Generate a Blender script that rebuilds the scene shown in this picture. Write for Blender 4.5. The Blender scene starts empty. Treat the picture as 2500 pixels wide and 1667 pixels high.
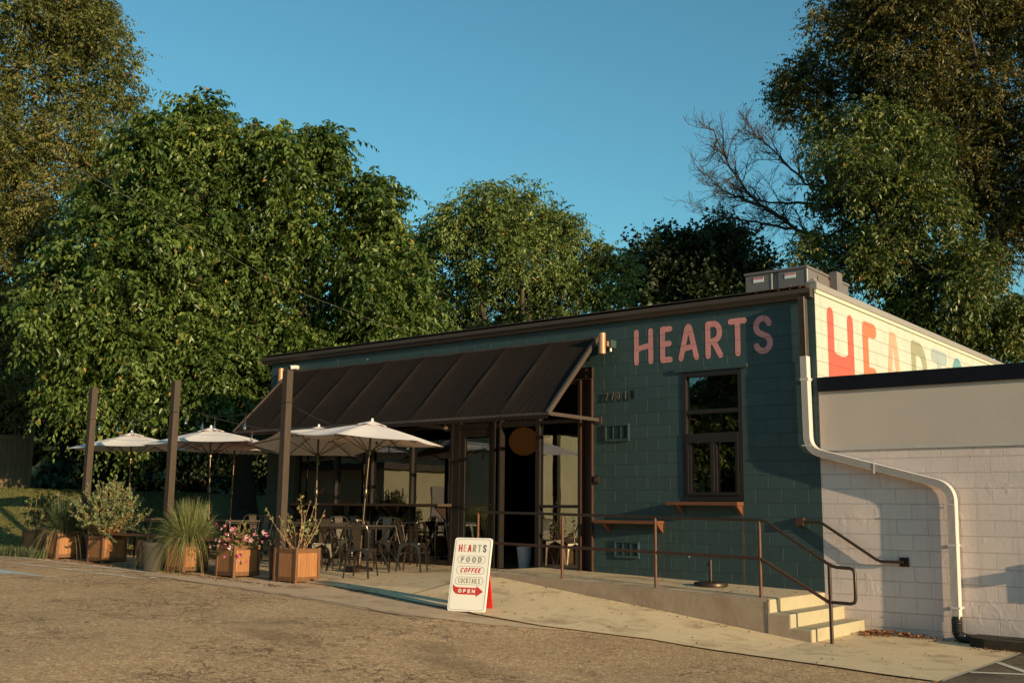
import bpy, bmesh, math, random
import numpy as np
from mathutils import Vector, Matrix
R=math.radians
S=bpy.context.scene
C=S.collection
# ---------------------------------------------------------------- camera, sky, sun
cam_d=bpy.data.cameras.new('camera'); cam=bpy.data.objects.new('camera',cam_d); C.objects.link(cam)
CAM=Vector((5.943,-14.388,1.0515)); yaw,pitch,roll=-.67668,.160594,.0109225
f=Vector((math.sin(yaw)*math.cos(pitch),math.cos(yaw)*math.cos(pitch),math.sin(pitch)))
r_=Vector((math.cos(yaw),-math.sin(yaw),0)); u_=r_.cross(f)
r2=math.cos(roll)*r_+math.sin(roll)*u_; u2=-math.sin(roll)*r_+math.cos(roll)*u_
cam.matrix_world=Matrix(((r2.x,u2.x,-f.x,CAM.x),(r2.y,u2.y,-f.y,CAM.y),(r2.z,u2.z,-f.z,CAM.z),(0,0,0,1)))
cam_d.sensor_width=36; cam_d.lens=36*2569.57/2500; cam_d.clip_end=800; cam_d.clip_start=.1
S.camera=cam
SUN=Vector((1,-.165,.2)).normalized()
sel=math.asin(SUN.z); saz=math.atan2(SUN.x,SUN.y)
w=bpy.data.worlds.new('World'); S.world=w; w.use_nodes=True
nt=w.node_tree; bg=nt.nodes['Background']
sk=nt.nodes.new('ShaderNodeTexSky'); sk.sky_type='NISHITA'; sk.sun_disc=False
sk.sun_elevation=sel; sk.sun_rotation=saz; sk.air_density=1.0; sk.dust_density=.35; sk.ozone_density=1.3
tint=nt.nodes.new('ShaderNodeMix'); tint.data_type='RGBA'; tint.blend_type='MULTIPLY'; tint.inputs[0].default_value=1
tint.inputs[7].default_value=(.54,1.03,1.03,1)
nt.links.new(sk.outputs[0],tint.inputs[6]); nt.links.new(tint.outputs[2],bg.inputs[0]); bg.inputs[1].default_value=.12
sd=bpy.data.lights.new('sun','SUN'); sun=bpy.data.objects.new('sun',sd); C.objects.link(sun)
sd.energy=5; sd.angle=R(.5); sd.color=(1,.75,.44)
sun.rotation_euler=SUN.to_track_quat('Z','Y').to_euler()
vs=S.view_settings; vs.view_transform='Standard'; vs.look='None'; vs.exposure=.42; vs.gamma=1; vs.use_curve_mapping=False
S.render.engine='CYCLES'; S.cycles.max_bounces=8; S.cycles.transparent_max_bounces=16
try: S.cycles.use_denoising=True
except Exception: pass
# ---------------------------------------------------------------- helpers
def tag(o,label=None,cat=None,group=None,kind=None):
    if label: o['label']=label
    if cat: o['category']=cat
    if group: o['group']=group
    if kind: o['kind']=kind
    return o
def thing(name,loc=(0,0,0),rz=0,label=None,cat=None,group=None):
    o=bpy.data.objects.new(name,None); o.empty_display_size=.2; C.objects.link(o)
    o.location=loc; o.rotation_euler=(0,0,rz); return tag(o,label,cat,group)
def dup(o,loc=None,rz=None,label=None,parent=None):
    kids=[x for x in ALL.get(o,[])]
    c=o.copy(); C.objects.link(c)
    if parent is not None: c.parent=parent; ALL.setdefault(parent,[]).append(c)
    if loc is not None: c.location=loc
    if rz is not None: c.rotation_euler=(0,0,rz)
    if label: c['label']=label
    for k in kids: dup(k,parent=c)
    return c
ALL={}
class MB:
    def __init__(s): s.v=[]; s.f=[]
    def add(s,vs_,fs):
        n=len(s.v); s.v+= [tuple(v) for v in vs_]; s.f+=[tuple(i+n for i in f_) for f_ in fs]; return s
    def box(s,x0,x1,y0,y1,z0,z1,M=None):
        v=[Vector(q) for q in ((x0,y0,z0),(x1,y0,z0),(x1,y1,z0),(x0,y1,z0),(x0,y0,z1),(x1,y0,z1),(x1,y1,z1),(x0,y1,z1))]
        if M: v=[M@q for q in v]
        return s.add(v,[(0,3,2,1),(4,5,6,7),(0,1,5,4),(1,2,6,5),(2,3,7,6),(3,0,4,7)])
    def tube(s,pts,rad,n=8,cap=True,ry=None):
        pts=[Vector(q) for q in pts]; N=len(pts); rr=rad if isinstance(rad,(list,tuple)) else [rad]*N
        vs_=[]; fs=[]; up=None
        for i,q in enumerate(pts):
            t=(pts[min(i+1,N-1)]-pts[max(i-1,0)])
            if t.length<1e-9: t=Vector((0,0,1))
            t.normalize()
            if up is None:
                a=Vector((0,0,1)) if abs(t.z)<.9 else Vector((1,0,0)); up=a-t*a.dot(t)
            else: up=up-t*up.dot(t)
            up.normalize(); sd_=t.cross(up)
            for j in range(n):
                a=2*math.pi*(j+.5)/n
                vs_.append(q+up*math.cos(a)*rr[i]+sd_*math.sin(a)*(rr[i] if ry is None else ry))
        for i in range(N-1):
            for j in range(n):
                a=i*n+j; b=i*n+(j+1)%n; fs.append((a,b,b+n,a+n))
        if cap: fs.append(tuple(range(n-1,-1,-1))); fs.append(tuple(range((N-1)*n,N*n)))
        return s.add(vs_,fs)
    def lathe(s,prof,n=20,c=(0,0,0)):
        vs_=[];fs=[]
        for (r,z) in prof:
            for j in range(n):
                a=2*math.pi*j/n; vs_.append((c[0]+r*math.cos(a),c[1]+r*math.sin(a),c[2]+z))
        for i in range(len(prof)-1):
            for j in range(n):
                a=i*n+j;b=i*n+(j+1)%n; fs.append((a,b,b+n,a+n))
        return s.add(vs_,fs)
    def prism(s,poly,off,M=None):
        # poly: 3D points, extruded by vector off
        n=len(poly); off=Vector(off); a=[Vector(q) for q in poly]; b=[q+off for q in a]
        if M: a=[M@q for q in a]; b=[M@q for q in b]
        fs=[tuple(range(n-1,-1,-1)),tuple(range(n,2*n))]
        for i in range(n): j=(i+1)%n; fs.append((i,j,j+n,i+n))
        return s.add(a+b,fs)
    def build(s,name,m,parent=None,smooth=False,bevel=0,label=None,kind=None,fixn=True):
        me=bpy.data.meshes.new(name); me.from_pydata(s.v,[],s.f)
        if fixn or bevel:
            bm=bmesh.new(); bm.from_mesh(me)
            if fixn: bmesh.ops.recalc_face_normals(bm,faces=bm.faces)
            if bevel:
                es=[e for e in bm.edges if len(e.link_faces)==2 and e.calc_face_angle(0)>.5]
                bmesh.ops.bevel(bm,geom=es,offset=bevel,segments=2,affect='EDGES',profile=.6,clamp_overlap=True)
            bm.to_mesh(me); bm.free()
        if smooth:
            me.polygons.foreach_set('use_smooth',[True]*len(me.polygons))
            try: me.set_sharp_from_angle(angle=R(40))
            except Exception: pass
        me.materials.append(m)
        o=bpy.data.objects.new(name,me); C.objects.link(o)
        if parent is not None: o.parent=parent; ALL.setdefault(parent,[]).append(o)
        if label: o['label']=label
        if kind: o['kind']=kind
        return o
def npmesh(name,V,F,m,parent=None,attr=None,smooth=False):
    me=bpy.data.meshes.new(name); V=np.ascontiguousarray(V,dtype=np.float32); F=np.ascontiguousarray(F,dtype=np.int32)
    me.vertices.add(len(V)); me.vertices.foreach_set('co',V.ravel())
    n,k=F.shape; me.loops.add(n*k); me.loops.foreach_set('vertex_index',F.ravel())
    me.polygons.add(n); me.polygons.foreach_set('loop_start',np.arange(0,n*k,k,dtype=np.int32))
    try: me.polygons.foreach_set('loop_total',np.full(n,k,dtype=np.int32))
    except Exception: pass
    if smooth: me.polygons.foreach_set('use_smooth',np.ones(n,dtype=bool))
    me.update(calc_edges=True)
    if attr is not None:
        a=me.attributes.new('tint','FLOAT','POINT'); a.data.foreach_set('value',np.ascontiguousarray(attr,dtype=np.float32))
    me.materials.append(m)
    o=bpy.data.objects.new(name,me); C.objects.link(o)
    if parent is not None: o.parent=parent; ALL.setdefault(parent,[]).append(o)
    return o
# ---------------------------------------------------------------- materials
def newmat(name):
    m=bpy.data.materials.new(name); m.use_nodes=True; n=m.node_tree.nodes; return m,n,m.node_tree.links,n['Principled BSDF']
def math_(n,l,op,a,b=None,c=None):
    x=n.new('ShaderNodeMath'); x.operation=op
    for i,q in enumerate((a,b,c)):
        if q is None: continue
        if isinstance(q,(int,float)): x.inputs[i].default_value=q
        else: l.new(q,x.inputs[i])
    return x.outputs[0]
def noise(n,l,vec,scale,detail=4,rough=.55,dist=0):
    x=n.new('ShaderNodeTexNoise'); x.inputs['Scale'].default_value=scale; x.inputs['Detail'].default_value=detail
    x.inputs['Roughness'].default_value=rough; x.inputs['Distortion'].default_value=dist
    if vec is not None: l.new(vec,x.inputs['Vector'])
    return x.outputs[0]
def ramp(n,l,fac,stops):
    x=n.new('ShaderNodeValToRGB'); e=x.color_ramp.elements
    while len(e)<len(stops): e.new(.5)
    for i,(p_,c_) in enumerate(stops):
        e[i].position=p_; e[i].color=(c_ if len(c_)==4 else (*c_,1)) if not isinstance(c_,(int,float)) else (c_,c_,c_,1)
    l.new(fac,x.inputs[0]); return x.outputs[0]
def mixc(n,l,fac,a,b,mode='MIX'):
    x=n.new('ShaderNodeMix'); x.data_type='RGBA'; x.blend_type=mode
    for i,q in ((0,fac),(6,a),(7,b)):
        if isinstance(q,(int,float)): x.inputs[i].default_value=q
        elif isinstance(q,(tuple,list)): x.inputs[i].default_value=(*q,1) if len(q)==3 else q
        else: l.new(q,x.inputs[i])
    return x.outputs[2]
def bump(n,l,h,strength,dist,bs,prev=None):
    x=n.new('ShaderNodeBump'); x.inputs['Strength'].default_value=strength; x.inputs['Distance'].default_value=dist
    l.new(h,x.inputs['Height'])
    if prev is not None: l.new(prev,x.inputs['Normal'])
    if bs is not None: l.new(x.outputs[0],bs.inputs['Normal'])
    return x.outputs[0]
def pos(n):
    return n.new('ShaderNodeNewGeometry').outputs['Position']
def obj(n): return n.new('ShaderNodeTexCoord').outputs['Object']
_mc={}
def plain(name,col,rough=.5,metal=0,var=.15,vs_=6,bmp=0,bs_=40,spec=.5,world=False):
    if name in _mc: return _mc[name]
    m,n,l,b=newmat(name); v=pos(n) if world else obj(n)
    f_=noise(n,l,v,vs_,5); c=mixc(n,l,f_,tuple(q*(1-var) for q in col),tuple(min(1,q*(1+var)) for q in col))
    l.new(c,b.inputs['Base Color']); b.inputs['Metallic'].default_value=metal
    b.inputs['Specular IOR Level'].default_value=spec
    r=math_(n,l,'MULTIPLY_ADD',noise(n,l,v,vs_*2.3,3),.25,rough-.12); l.new(r,b.inputs['Roughness'])
    if bmp: bump(n,l,noise(n,l,v,bs_,4),bmp,.01,b)
    _mc[name]=m; return m
def cmu(name,col,rough=.6,var=.12,stain=True,shape=True,var_b=.45,mort=.35):
    m,n,l,b=newmat(name); P=pos(n)
    sx=n.new('ShaderNodeSeparateXYZ'); l.new(P,sx.inputs[0])
    u=math_(n,l,'ADD',math_(n,l,'ADD',sx.outputs[0],sx.outputs[1]),40.64-.02)
    z=math_(n,l,'ADD',sx.outputs[2],4.064)
    wob=noise(n,l,P,9,3); zz=math_(n,l,'MULTIPLY_ADD',wob,.006,z); uu=math_(n,l,'MULTIPLY_ADD',wob,.008,u)
    cx=n.new('ShaderNodeCombineXYZ'); l.new(uu,cx.inputs[0]); l.new(zz,cx.inputs[1])
    br=n.new('ShaderNodeTexBrick'); l.new(cx.outputs[0],br.inputs['Vector']); br.inputs['Scale'].default_value=1
    br.inputs['Brick Width'].default_value=.4064; br.inputs['Row Height'].default_value=.2032
    br.inputs['Mortar Size'].default_value=.0055; br.inputs['Mortar Smooth'].default_value=.35
    big=noise(n,l,P,1.3,5); fine=noise(n,l,P,150,3); mid=noise(n,l,P,22,5)
    c=mixc(n,l,big,tuple(q*(1-var) for q in col),tuple(min(1,q*(1+var)) for q in col))
    br.inputs['Color1'].default_value=(.80,.80,.80,1); br.inputs['Color2'].default_value=(1.12,1.12,1.12,1); br.inputs['Mortar'].default_value=(.95,.95,.95,1); br.inputs['Bias'].default_value=0
    c=mixc(n,l,var_b,c,mixc(n,l,1,c,br.outputs['Color'],'MULTIPLY'))
    c=mixc(n,l,math_(n,l,'MULTIPLY',br.outputs['Fac'],mort),c,tuple(q*.55 for q in col))
    # runs of dirt and the splash band near the ground
    st_=n.new('ShaderNodeMapping'); st_.inputs['Scale'].default_value=(9,9,.7); l.new(P,st_.inputs[0])
    run=ramp(n,l,noise(n,l,st_.outputs[0],1.0,5,.65),[(.54,0),(.72,.35)]); c=mixc(n,l,run,c,tuple(q*.62 for q in col))
    low=math_(n,l,'MULTIPLY',ramp(n,l,math_(n,l,'MULTIPLY_ADD',sx.outputs[2],1.2,.75),[(0,.6),(.55,.0)]),noise(n,l,P,5,5,.7)); c=mixc(n,l,low,c,(.10,.075,.05))
    # chips and specks of old paint
    vo=n.new('ShaderNodeTexVoronoi'); vo.inputs['Scale'].default_value=5.5; l.new(P,vo.inputs['Vector'])
    ch=math_(n,l,'MULTIPLY',math_(n,l,'LESS_THAN',vo.outputs['Distance'],.11),math_(n,l,'GREATER_THAN',noise(n,l,P,3,2),.53))
    if stain=='rust':
        for xr,w_ in ((-1.215,.022),(-2.56,.02),(-2.33,.014),(-2.75,.012)):
            d=math_(n,l,'ABSOLUTE',math_(n,l,'SUBTRACT',math_(n,l,'MULTIPLY_ADD',wob,.03,sx.outputs[0]),xr+.015)); q=math_(n,l,'MULTIPLY',math_(n,l,'LESS_THAN',d,w_),math_(n,l,'LESS_THAN',sx.outputs[2],1.19 if xr>-2 else .9))
            c=mixc(n,l,math_(n,l,'MULTIPLY',q,math_(n,l,'MULTIPLY',noise(n,l,P,12,4),.75 if xr>-2 else .4)),c,(.15,.07,.02))
        vo2=n.new('ShaderNodeTexVoronoi'); vo2.inputs['Scale'].default_value=2.3; l.new(P,vo2.inputs['Vector']); q=math_(n,l,'MULTIPLY',math_(n,l,'LESS_THAN',math_(n,l,'MULTIPLY_ADD',wob,.02,vo2.outputs['Distance']),.05),math_(n,l,'GREATER_THAN',noise(n,l,P,1.7,2),.55)); c=mixc(n,l,q,c,(.35,.36,.33))
    l.new(c,b.inputs['Base Color']); b.inputs['Roughness'].default_value=rough
    hh=math_(n,l,'MULTIPLY',br.outputs['Fac'],-1)
    b1=bump(n,l,hh,1.0,.014,None)
    b2=bump(n,l,math_(n,l,'ADD',math_(n,l,'MULTIPLY',fine,.5),mid),.5,.006,None,b1)
    pt=ramp(n,l,noise(n,l,P,2.6,4,.6,.6),[(0,0),(.60,0),(.66,1),(1,1)])
    b3=bump(n,l,pt,.35,.005,None,b2)
    bump(n,l,ch,.6,.006,b,b3)
    return m
def metal_paint(name,col,rough=.4,metal=.3): return plain(name,col,rough,metal,.1,12,.05,60)
def wood(name,col,rough=.55,axis=2,sc=1,plank=0,var=.35):
    if name in _mc: return _mc[name]
    m,n,l,b=newmat(name); v=obj(n); mp=n.new('ShaderNodeMapping'); l.new(v,mp.inputs[0])
    s_=[14*sc]*3; s_[axis]=1.2*sc; mp.inputs['Scale'].default_value=s_
    g=noise(n,l,mp.outputs[0],2.2,6,.65,.8); c=ramp(n,l,g,[(.25,tuple(q*(1-var) for q in col)),(.75,tuple(min(1,q*(1+var)) for q in col))])
    big=noise(n,l,v,3,3); c=mixc(n,l,math_(n,l,'MULTIPLY',big,.5),c,tuple(q*.6 for q in col))
    l.new(c,b.inputs['Base Color']); b.inputs['Roughness'].default_value=rough
    bump(n,l,g,.25,.004,b); _mc[name]=m; return m
def glassmat(name,tintc=(.55,.6,.58),boost=1.8,base=.03):
    m,n,l,b=newmat(name); n.remove(b); out=n['Material Output']
    tr=n.new('ShaderNodeBsdfTransparent'); tr.inputs[0].default_value=(*tintc,1)
    gl=n.new('ShaderNodeBsdfGlossy'); gl.inputs['Roughness'].default_value=.004; gl.inputs[0].default_value=(.95,.97,1,1)
    fr=n.new('ShaderNodeFresnel'); fr.inputs[0].default_value=1.5
    P=pos(n); bmp=bump(n,l,noise(n,l,P,1.4,2),.05,.02,None); l.new(bmp,gl.inputs['Normal'])
    fac=math_(n,l,'MULTIPLY_ADD',fr.outputs[0],boost,base); mx=n.new('ShaderNodeMixShader')
    l.new(fac,mx.inputs[0]); l.new(tr.outputs[0],mx.inputs[1]); l.new(gl.outputs[0],mx.inputs[2]); l.new(mx.outputs[0],out.inputs[0])
    return m
def leafmat(name,stops,rough=.45,trans=.35,spec=.5):
    m,n,l,b=newmat(name); at=n.new('ShaderNodeAttribute'); at.attribute_name='tint'
    c=ramp(n,l,at.outputs['Fac'],stops)
    l.new(c,b.inputs['Base Color']); b.inputs['Roughness'].default_value=rough; b.inputs['Specular IOR Level'].default_value=spec
    tl=n.new('ShaderNodeBsdfTranslucent'); l.new(mixc(n,l,1,c,(1.0,1.05,.5),'MULTIPLY'),tl.inputs[0])
    mx=n.new('ShaderNodeMixShader'); mx.inputs[0].default_value=trans
    l.new(b.outputs[0],mx.inputs[1]); l.new(tl.outputs[0],mx.inputs[2]); l.new(mx.outputs[0],n['Material Output'].inputs[0])
    return m
def asphalt(name,c0,c1,agg=110,bstr=.9,patch=True):
    m,n,l,b=newmat(name); P=pos(n)
    vo=n.new('ShaderNodeTexVoronoi'); vo.inputs['Scale'].default_value=agg; l.new(P,vo.inputs['Vector'])
    big=noise(n,l,P,.55,5,.6); mid=noise(n,l,P,9,8,.72); fine=noise(n,l,P,30,5,.75)
    c=mixc(n,l,ramp(n,l,math_(n,l,'MULTIPLY_ADD',mid,.6,math_(n,l,'MULTIPLY',fine,.4)),[(.36,0),(.62,1)]),c0,c1)
    sp1=ramp(n,l,noise(n,l,P,42,3,.8),[(.44,0),(.50,.62)]); c=mixc(n,l,sp1,c,tuple(q*.62 for q in c0)) if agg<80 else c
    sp2=ramp(n,l,noise(n,l,P,24,4,.8),[(.56,0),(.62,.8)]); c=mixc(n,l,sp2,c,tuple(min(.9,q*1.25) for q in c1))
    sp3=ramp(n,l,noise(n,l,P,16,5,.8),[(.57,0),(.62,.85)]); c=mixc(n,l,sp3,c,tuple(q*.34 for q in c0))
    c=mixc(n,l,math_(n,l,'MULTIPLY',vo.outputs['Color'],.35),c,c1)
    c=mixc(n,l,ramp(n,l,big,[(.35,.28),(.6,0)]),c,tuple(q*.6 for q in c0))
    # oil stains and worn pits
    st=ramp(n,l,noise(n,l,P,.9,3,.5,.5),[(.64,0),(.74,.4)]); c=mixc(n,l,st,c,tuple(q*.35 for q in c0))
    for sx0,sy0,rx,ry in ((-2.9,-7.2,.75,.32),(-.9,-6.6,1.0,.45),(-1.6,-6.2,.5,.4),(-5.6,-4.1,1.3,.28),(1.8,-7.6,.6,.4)):
        vm=n.new('ShaderNodeVectorMath'); vm.operation='SUBTRACT'; l.new(P,vm.inputs[0]); vm.inputs[1].default_value=(sx0,sy0,0); sp=n.new('ShaderNodeSeparateXYZ'); l.new(vm.outputs[0],sp.inputs[0])
        q=math_(n,l,'ADD',math_(n,l,'POWER',math_(n,l,'ABSOLUTE',math_(n,l,'DIVIDE',sp.outputs[0],rx)),2),math_(n,l,'POWER',math_(n,l,'ABSOLUTE',math_(n,l,'DIVIDE',sp.outputs[1],ry)),2))
        q=math_(n,l,'MULTIPLY_ADD',noise(n,l,P,3,5,.7),1.5,math_(n,l,'ADD',q,-.75)); c=mixc(n,l,ramp(n,l,q,[(0,.42),(.9,0)]),c,tuple(z_*.35 for z_ in c0))
    # cracks: thin lines where a warped noise crosses its middle
    def crack(sc,wd,seed):
        mp=n.new('ShaderNodeMapping'); mp.inputs['Location'].default_value=(seed,seed*2,0); l.new(P,mp.inputs[0])
        q=noise(n,l,mp.outputs[0],sc,6,.6,.3); a=math_(n,l,'ABSOLUTE',math_(n,l,'SUBTRACT',q,.5))
        return math_(n,l,'LESS_THAN',a,wd)
    msk=ramp(n,l,noise(n,l,P,.45,3),[(.46,0),(.54,1)])
    cr=math_(n,l,'MULTIPLY',math_(n,l,'MAXIMUM',crack(1.1,.006,3),crack(3.0,.009,9)),msk)
    pit=math_(n,l,'MULTIPLY',math_(n,l,'GREATER_THAN',noise(n,l,P,11,5,.75),.63),ramp(n,l,noise(n,l,P,.6,3),[(.4,.15),(.6,1)]))
    dk=math_(n,l,'MAXIMUM',cr,math_(n,l,'MULTIPLY',pit,.7)); 
    c=mixc(n,l,math_(n,l,'MULTIPLY',dk,.75),c,tuple(q*.25 for q in c0))
    l.new(c,b.inputs['Base Color']); b.inputs['Roughness'].default_value=.85; b.inputs['Specular IOR Level'].default_value=.25
    h=math_(n,l,'ADD',math_(n,l,'MULTIPLY',fine,.55),math_(n,l,'MULTIPLY',vo.outputs['Distance'],-.4))
    h=math_(n,l,'ADD',h,math_(n,l,'MULTIPLY',mid,3.2)); h=math_(n,l,'SUBTRACT',h,math_(n,l,'MULTIPLY',dk,1.6))
    bump(n,l,h,bstr,.022,b); return m
def concrete(name,c0,c1,bstr=.3,dirt=.5,rough=.8,aggs=0,grime=(.16,.09,.045)):
    m,n,l,b=newmat(name); P=pos(n)
    big=noise(n,l,P,.8,5,.6); mid=noise(n,l,P,6,6,.65); fine=noise(n,l,P,120,3,.6)
    c=mixc(n,l,mid,c0,c1); c=mixc(n,l,math_(n,l,'MULTIPLY',fine,.25),c,c1)
    st=ramp(n,l,noise(n,l,P,1.6,6,.65,.4),[(.52,0),(.68,dirt)]); c=mixc(n,l,st,c,grime)
    sp=ramp(n,l,noise(n,l,P,26,5,.75),[(.60,0),(.66,dirt)]); c=mixc(n,l,sp,c,tuple(q*.8 for q in grime))
    l.new(c,b.inputs['Base Color']); b.inputs['Roughness'].default_value=rough; b.inputs['Specular IOR Level'].default_value=.3
    gr=noise(n,l,P,34,4,.7); bump(n,l,math_(n,l,'ADD',math_(n,l,'ADD',mid,math_(n,l,'MULTIPLY',fine,.6)),math_(n,l,'MULTIPLY',gr,80*aggs)),bstr,.004+aggs,b); return m
M={}
M['teal']=cmu('teal_block_paint',(.029,.060,.062),stain='rust')
M['pink']=cmu('pink_block_paint',(.62,.25,.24))
M['white_block']=cmu('white_block_paint',(.67,.56,.525),var_b=.2,mort=.15)
M['cream']=cmu('cream_block_paint',(.50,.49,.42),var_b=.12,mort=.12)
for k_,c_ in {'mu_red':(.54,.095,.06),'mu_orange':(.58,.15,.065),'mu_peach':(.58,.30,.20),'mu_olive':(.29,.27,.17),'mu_grey':(.33,.36,.36),'mu_blue':(.13,.27,.30)}.items(): M[k_]=cmu(k_,c_,var_b=.12,mort=.12)
M['stucco']=plain('stucco',(.54,.455,.40),.85,0,.13,.9,.35,110,.15,True)
M['black_fascia']=plain('black_fascia',(.005,.005,.009),.5,0,.2,3,.03,30,.2)
M['white_metal']=plain('white_metal',(.56,.51,.49),.6,0,.08,5,.1,20,.15)
M['brown_metal']=plain('brown_metal',(.065,.048,.038),.5,.1,.15,4)
M['taupe_metal']=plain('taupe_metal',(.30,.26,.235),.5,.1,.08,4)
M['rtu']=plain('unit_grey',(.17,.14,.13),.5,.2,.08,3)
M['rtu_light']=plain('unit_edge',(.6,.52,.42),.5,.1,.08,3)
M['label_white']=plain('label_white',(.7,.7,.68),.5); M['label_red']=plain('label_red',(.6,.03,.03),.5)
M['bronze']=plain('bronze_frame',(.012,.008,.0065),.5,0,.2,5)
M['steel_brown']=plain('rusty_steel',(.055,.023,.012),.55,0,.4,9,.2,40)
M['dark_steel']=plain('dark_red_steel',(.025,.012,.009),.5,.25,.3,9,.1,40)
M['rail']=plain('rail_metal',(.05,.034,.024),.4,.5,.35,14,.08,80)
M['rail_brown_shaded']=plain('rail_brown_shaded',(.055,.024,.015),.55,.2,.4,14,.1,80)  # darker copy for the middle rails: their shaded side is put into the colour
M['rail_rust_lit']=plain('rail_rust_lit',(.105,.045,.024),.55,.3,.45,14,.12,80)  # lighter copy for the railing posts: sunlight on uprights is put into the colour
M['shelf_wood']=wood('shelf_wood',(.17,.06,.026),.5,0)
M['planter_wood']=wood('planter_wood',(.36,.155,.058),.55,2)
M['planter_dark']=wood('planter_frame_wood',(.165,.072,.030),.55,2)
M['post_wood']=wood('post_wood',(.052,.033,.020),.7,2)
M['fence_wood']=wood('fence_wood',(.14,.10,.055),.8,2)
M['counter_wood']=wood('counter_wood',(.05,.028,.018),.45,0)
M['glass']=glassmat('window_glass',(.5,.54,.52),1.9,.05)
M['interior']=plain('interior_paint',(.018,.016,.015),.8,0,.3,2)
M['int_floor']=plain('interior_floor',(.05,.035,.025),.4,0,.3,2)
M['asphalt']=asphalt('old_asphalt',(.34,.205,.115),(.93,.63,.37),70,1.0)
M['asphalt_new']=asphalt('dark_asphalt',(.11,.085,.06),(.20,.155,.11),90,.9)
M['conc']=concrete('pavement_concrete',(.55,.405,.24),(.78,.595,.365),.5,.5)
M['patio']=concrete('patio_concrete',(.46,.345,.215),(.62,.48,.31),.3,.6)
M['curb']=concrete('rough_concrete',(.25,.19,.14),(.43,.335,.25),1.0,.3,.9,.007)
M['step']=concrete('step_concrete',(.32,.275,.185),(.45,.39,.265),.35,.25)
M['line']=None
# ---------------------------------------------------------------- ground
def ss(a,b,x):
    t=np.clip((x-a)/(b-a),0,1); return t*t*(3-2*t)
AX=[-14,-12,-7,-4.46,-2.56,-1.7,.47,2,6];AZ=[.1,.1,.08,.07,-.14,-.23,-.49,-.53,-.58]
BX=[-14,-9.2,-7.3,-3,0,2,6];BZ=[.1,0,-.06,-.21,-.46,-.53,-.58]
def hgt(x,y):
    x=np.asarray(x,float); y=np.asarray(y,float)
    a=np.interp(x,AX,AZ); b=np.interp(x,BX,BZ); w_=ss(-4,-1.75,y)
    return b+(a-b)*w_+1.42*ss(0,9,-14-x)*ss(0,2.5,y+4.1)
def h(x,y): return float(hgt(x,y))
def axis(a,b,fine0,fine1,st,grow=1.35):
    L=list(np.arange(fine0,fine1+1e-6,st)); q=fine0; s_=st
    while q>a: s_*=grow; q-=s_; L.insert(0,max(q,a))
    q=fine1; s_=st
    while q<b: s_*=grow; q+=s_; L.append(min(q,b))
    return np.array(L)
def sheet(name,xs,ys,off,m,keep=None,kind='structure',label=None,thick=0):
    X,Y=np.meshgrid(xs,ys); Z=hgt(X,Y)+off; V=np.stack([X,Y,Z],-1).reshape(-1,3); nx=len(xs)
    i,j=np.meshgrid(np.arange(nx-1),np.arange(len(ys)-1)); a=(j*nx+i).ravel()
    F=np.stack([a,a+1,a+1+nx,a+nx],-1)
    if keep is not None:
        c=V[F].mean(1); F=F[keep(c[:,0],c[:,1])]
    o=npmesh(name,V,F,m); o['kind']=kind
    return o
def polysheet(name,poly,off,m,kind='structure',res=.35,hf=None,thick=None):
    bm=bmesh.new(); vs_=[bm.verts.new((x,y,0)) for x,y in poly]; bm.faces.new(vs_)
    xs=[q[0] for q in poly]; ys=[q[1] for q in poly]
    for ax,lo,hi in ((0,min(xs),max(xs)),(1,min(ys),max(ys))):
        q=lo+res
        while q<hi:
            co=[0,0,0]; co[ax]=q; no=[0,0,0]; no[ax]=1
            bmesh.ops.bisect_plane(bm,geom=bm.verts[:]+bm.edges[:]+bm.faces[:],plane_co=co,plane_no=no); q+=res
    bmesh.ops.recalc_face_normals(bm,faces=bm.faces)
    if bm.faces and sum(f_.normal.z for f_ in bm.faces)<0: bmesh.ops.reverse_faces(bm,faces=bm.faces[:])
    for v in bm.verts: v.co.z=(hf or h)(v.co.x,v.co.y)+off
    if thick:
        ret=bmesh.ops.extrude_face_region(bm,geom=bm.faces[:])
        for v in [g for g in ret['geom'] if isinstance(g,bmesh.types.BMVert)]: v.co.z+=thick
        bmesh.ops.recalc_face_normals(bm,faces=bm.faces)
    me=bpy.data.meshes.new(name); bm.to_mesh(me); bm.free(); me.materials.append(m)
    o=bpy.data.objects.new(name,me); C.objects.link(o)
    if kind: o['kind']=kind
    return o
xs=axis(-180,140,-18,6,.4); ys=axis(-140,180,-12,4,.4)
sheet('parking_lot',xs,ys,0,M['asphalt'])
M['soil']=concrete('lawn_soil',(.13,.11,.04),(.21,.18,.06),.6,.2,.95,.01,(.07,.045,.02))
sheet('lawn',axis(-180,-13.6,-24,-13.6,.35),axis(-4.1,180,-4.1,6,.35),.012,M['soil'])
sheet('back_yard',axis(-13.4,140,-13.4,0,1.5),axis(10.8,180,10.8,14,1.5),.012,M['soil'])
polysheet('patio',[(-13.6,-3.75),(-7.2,-3.45),(-4.6,-3.5),(-4.6,-.02),(-13.6,-.02)],.012,M['patio'])
polysheet('pavement',[(-7.2,-3.45),(-6.9,-3.4),(-5.1,-3.62),(-3.8,-3.9),(-2.84,-4.08),(-1.9,-3.98),(-.66,-3.52),(.36,-3.4),(1.39,-3.4),(2.56,-3.5),(2.62,-1.4),(2.62,-.02),(.01,-.02),(.01,-1.76),(-4.59,-1.76),(-4.59,-3.0)],.016,M['conc'])
M['patch']=concrete('asphalt_patch_grit',(.42,.285,.175),(.66,.465,.295),.6,.55,.9,.002,(.12,.06,.03))
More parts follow.
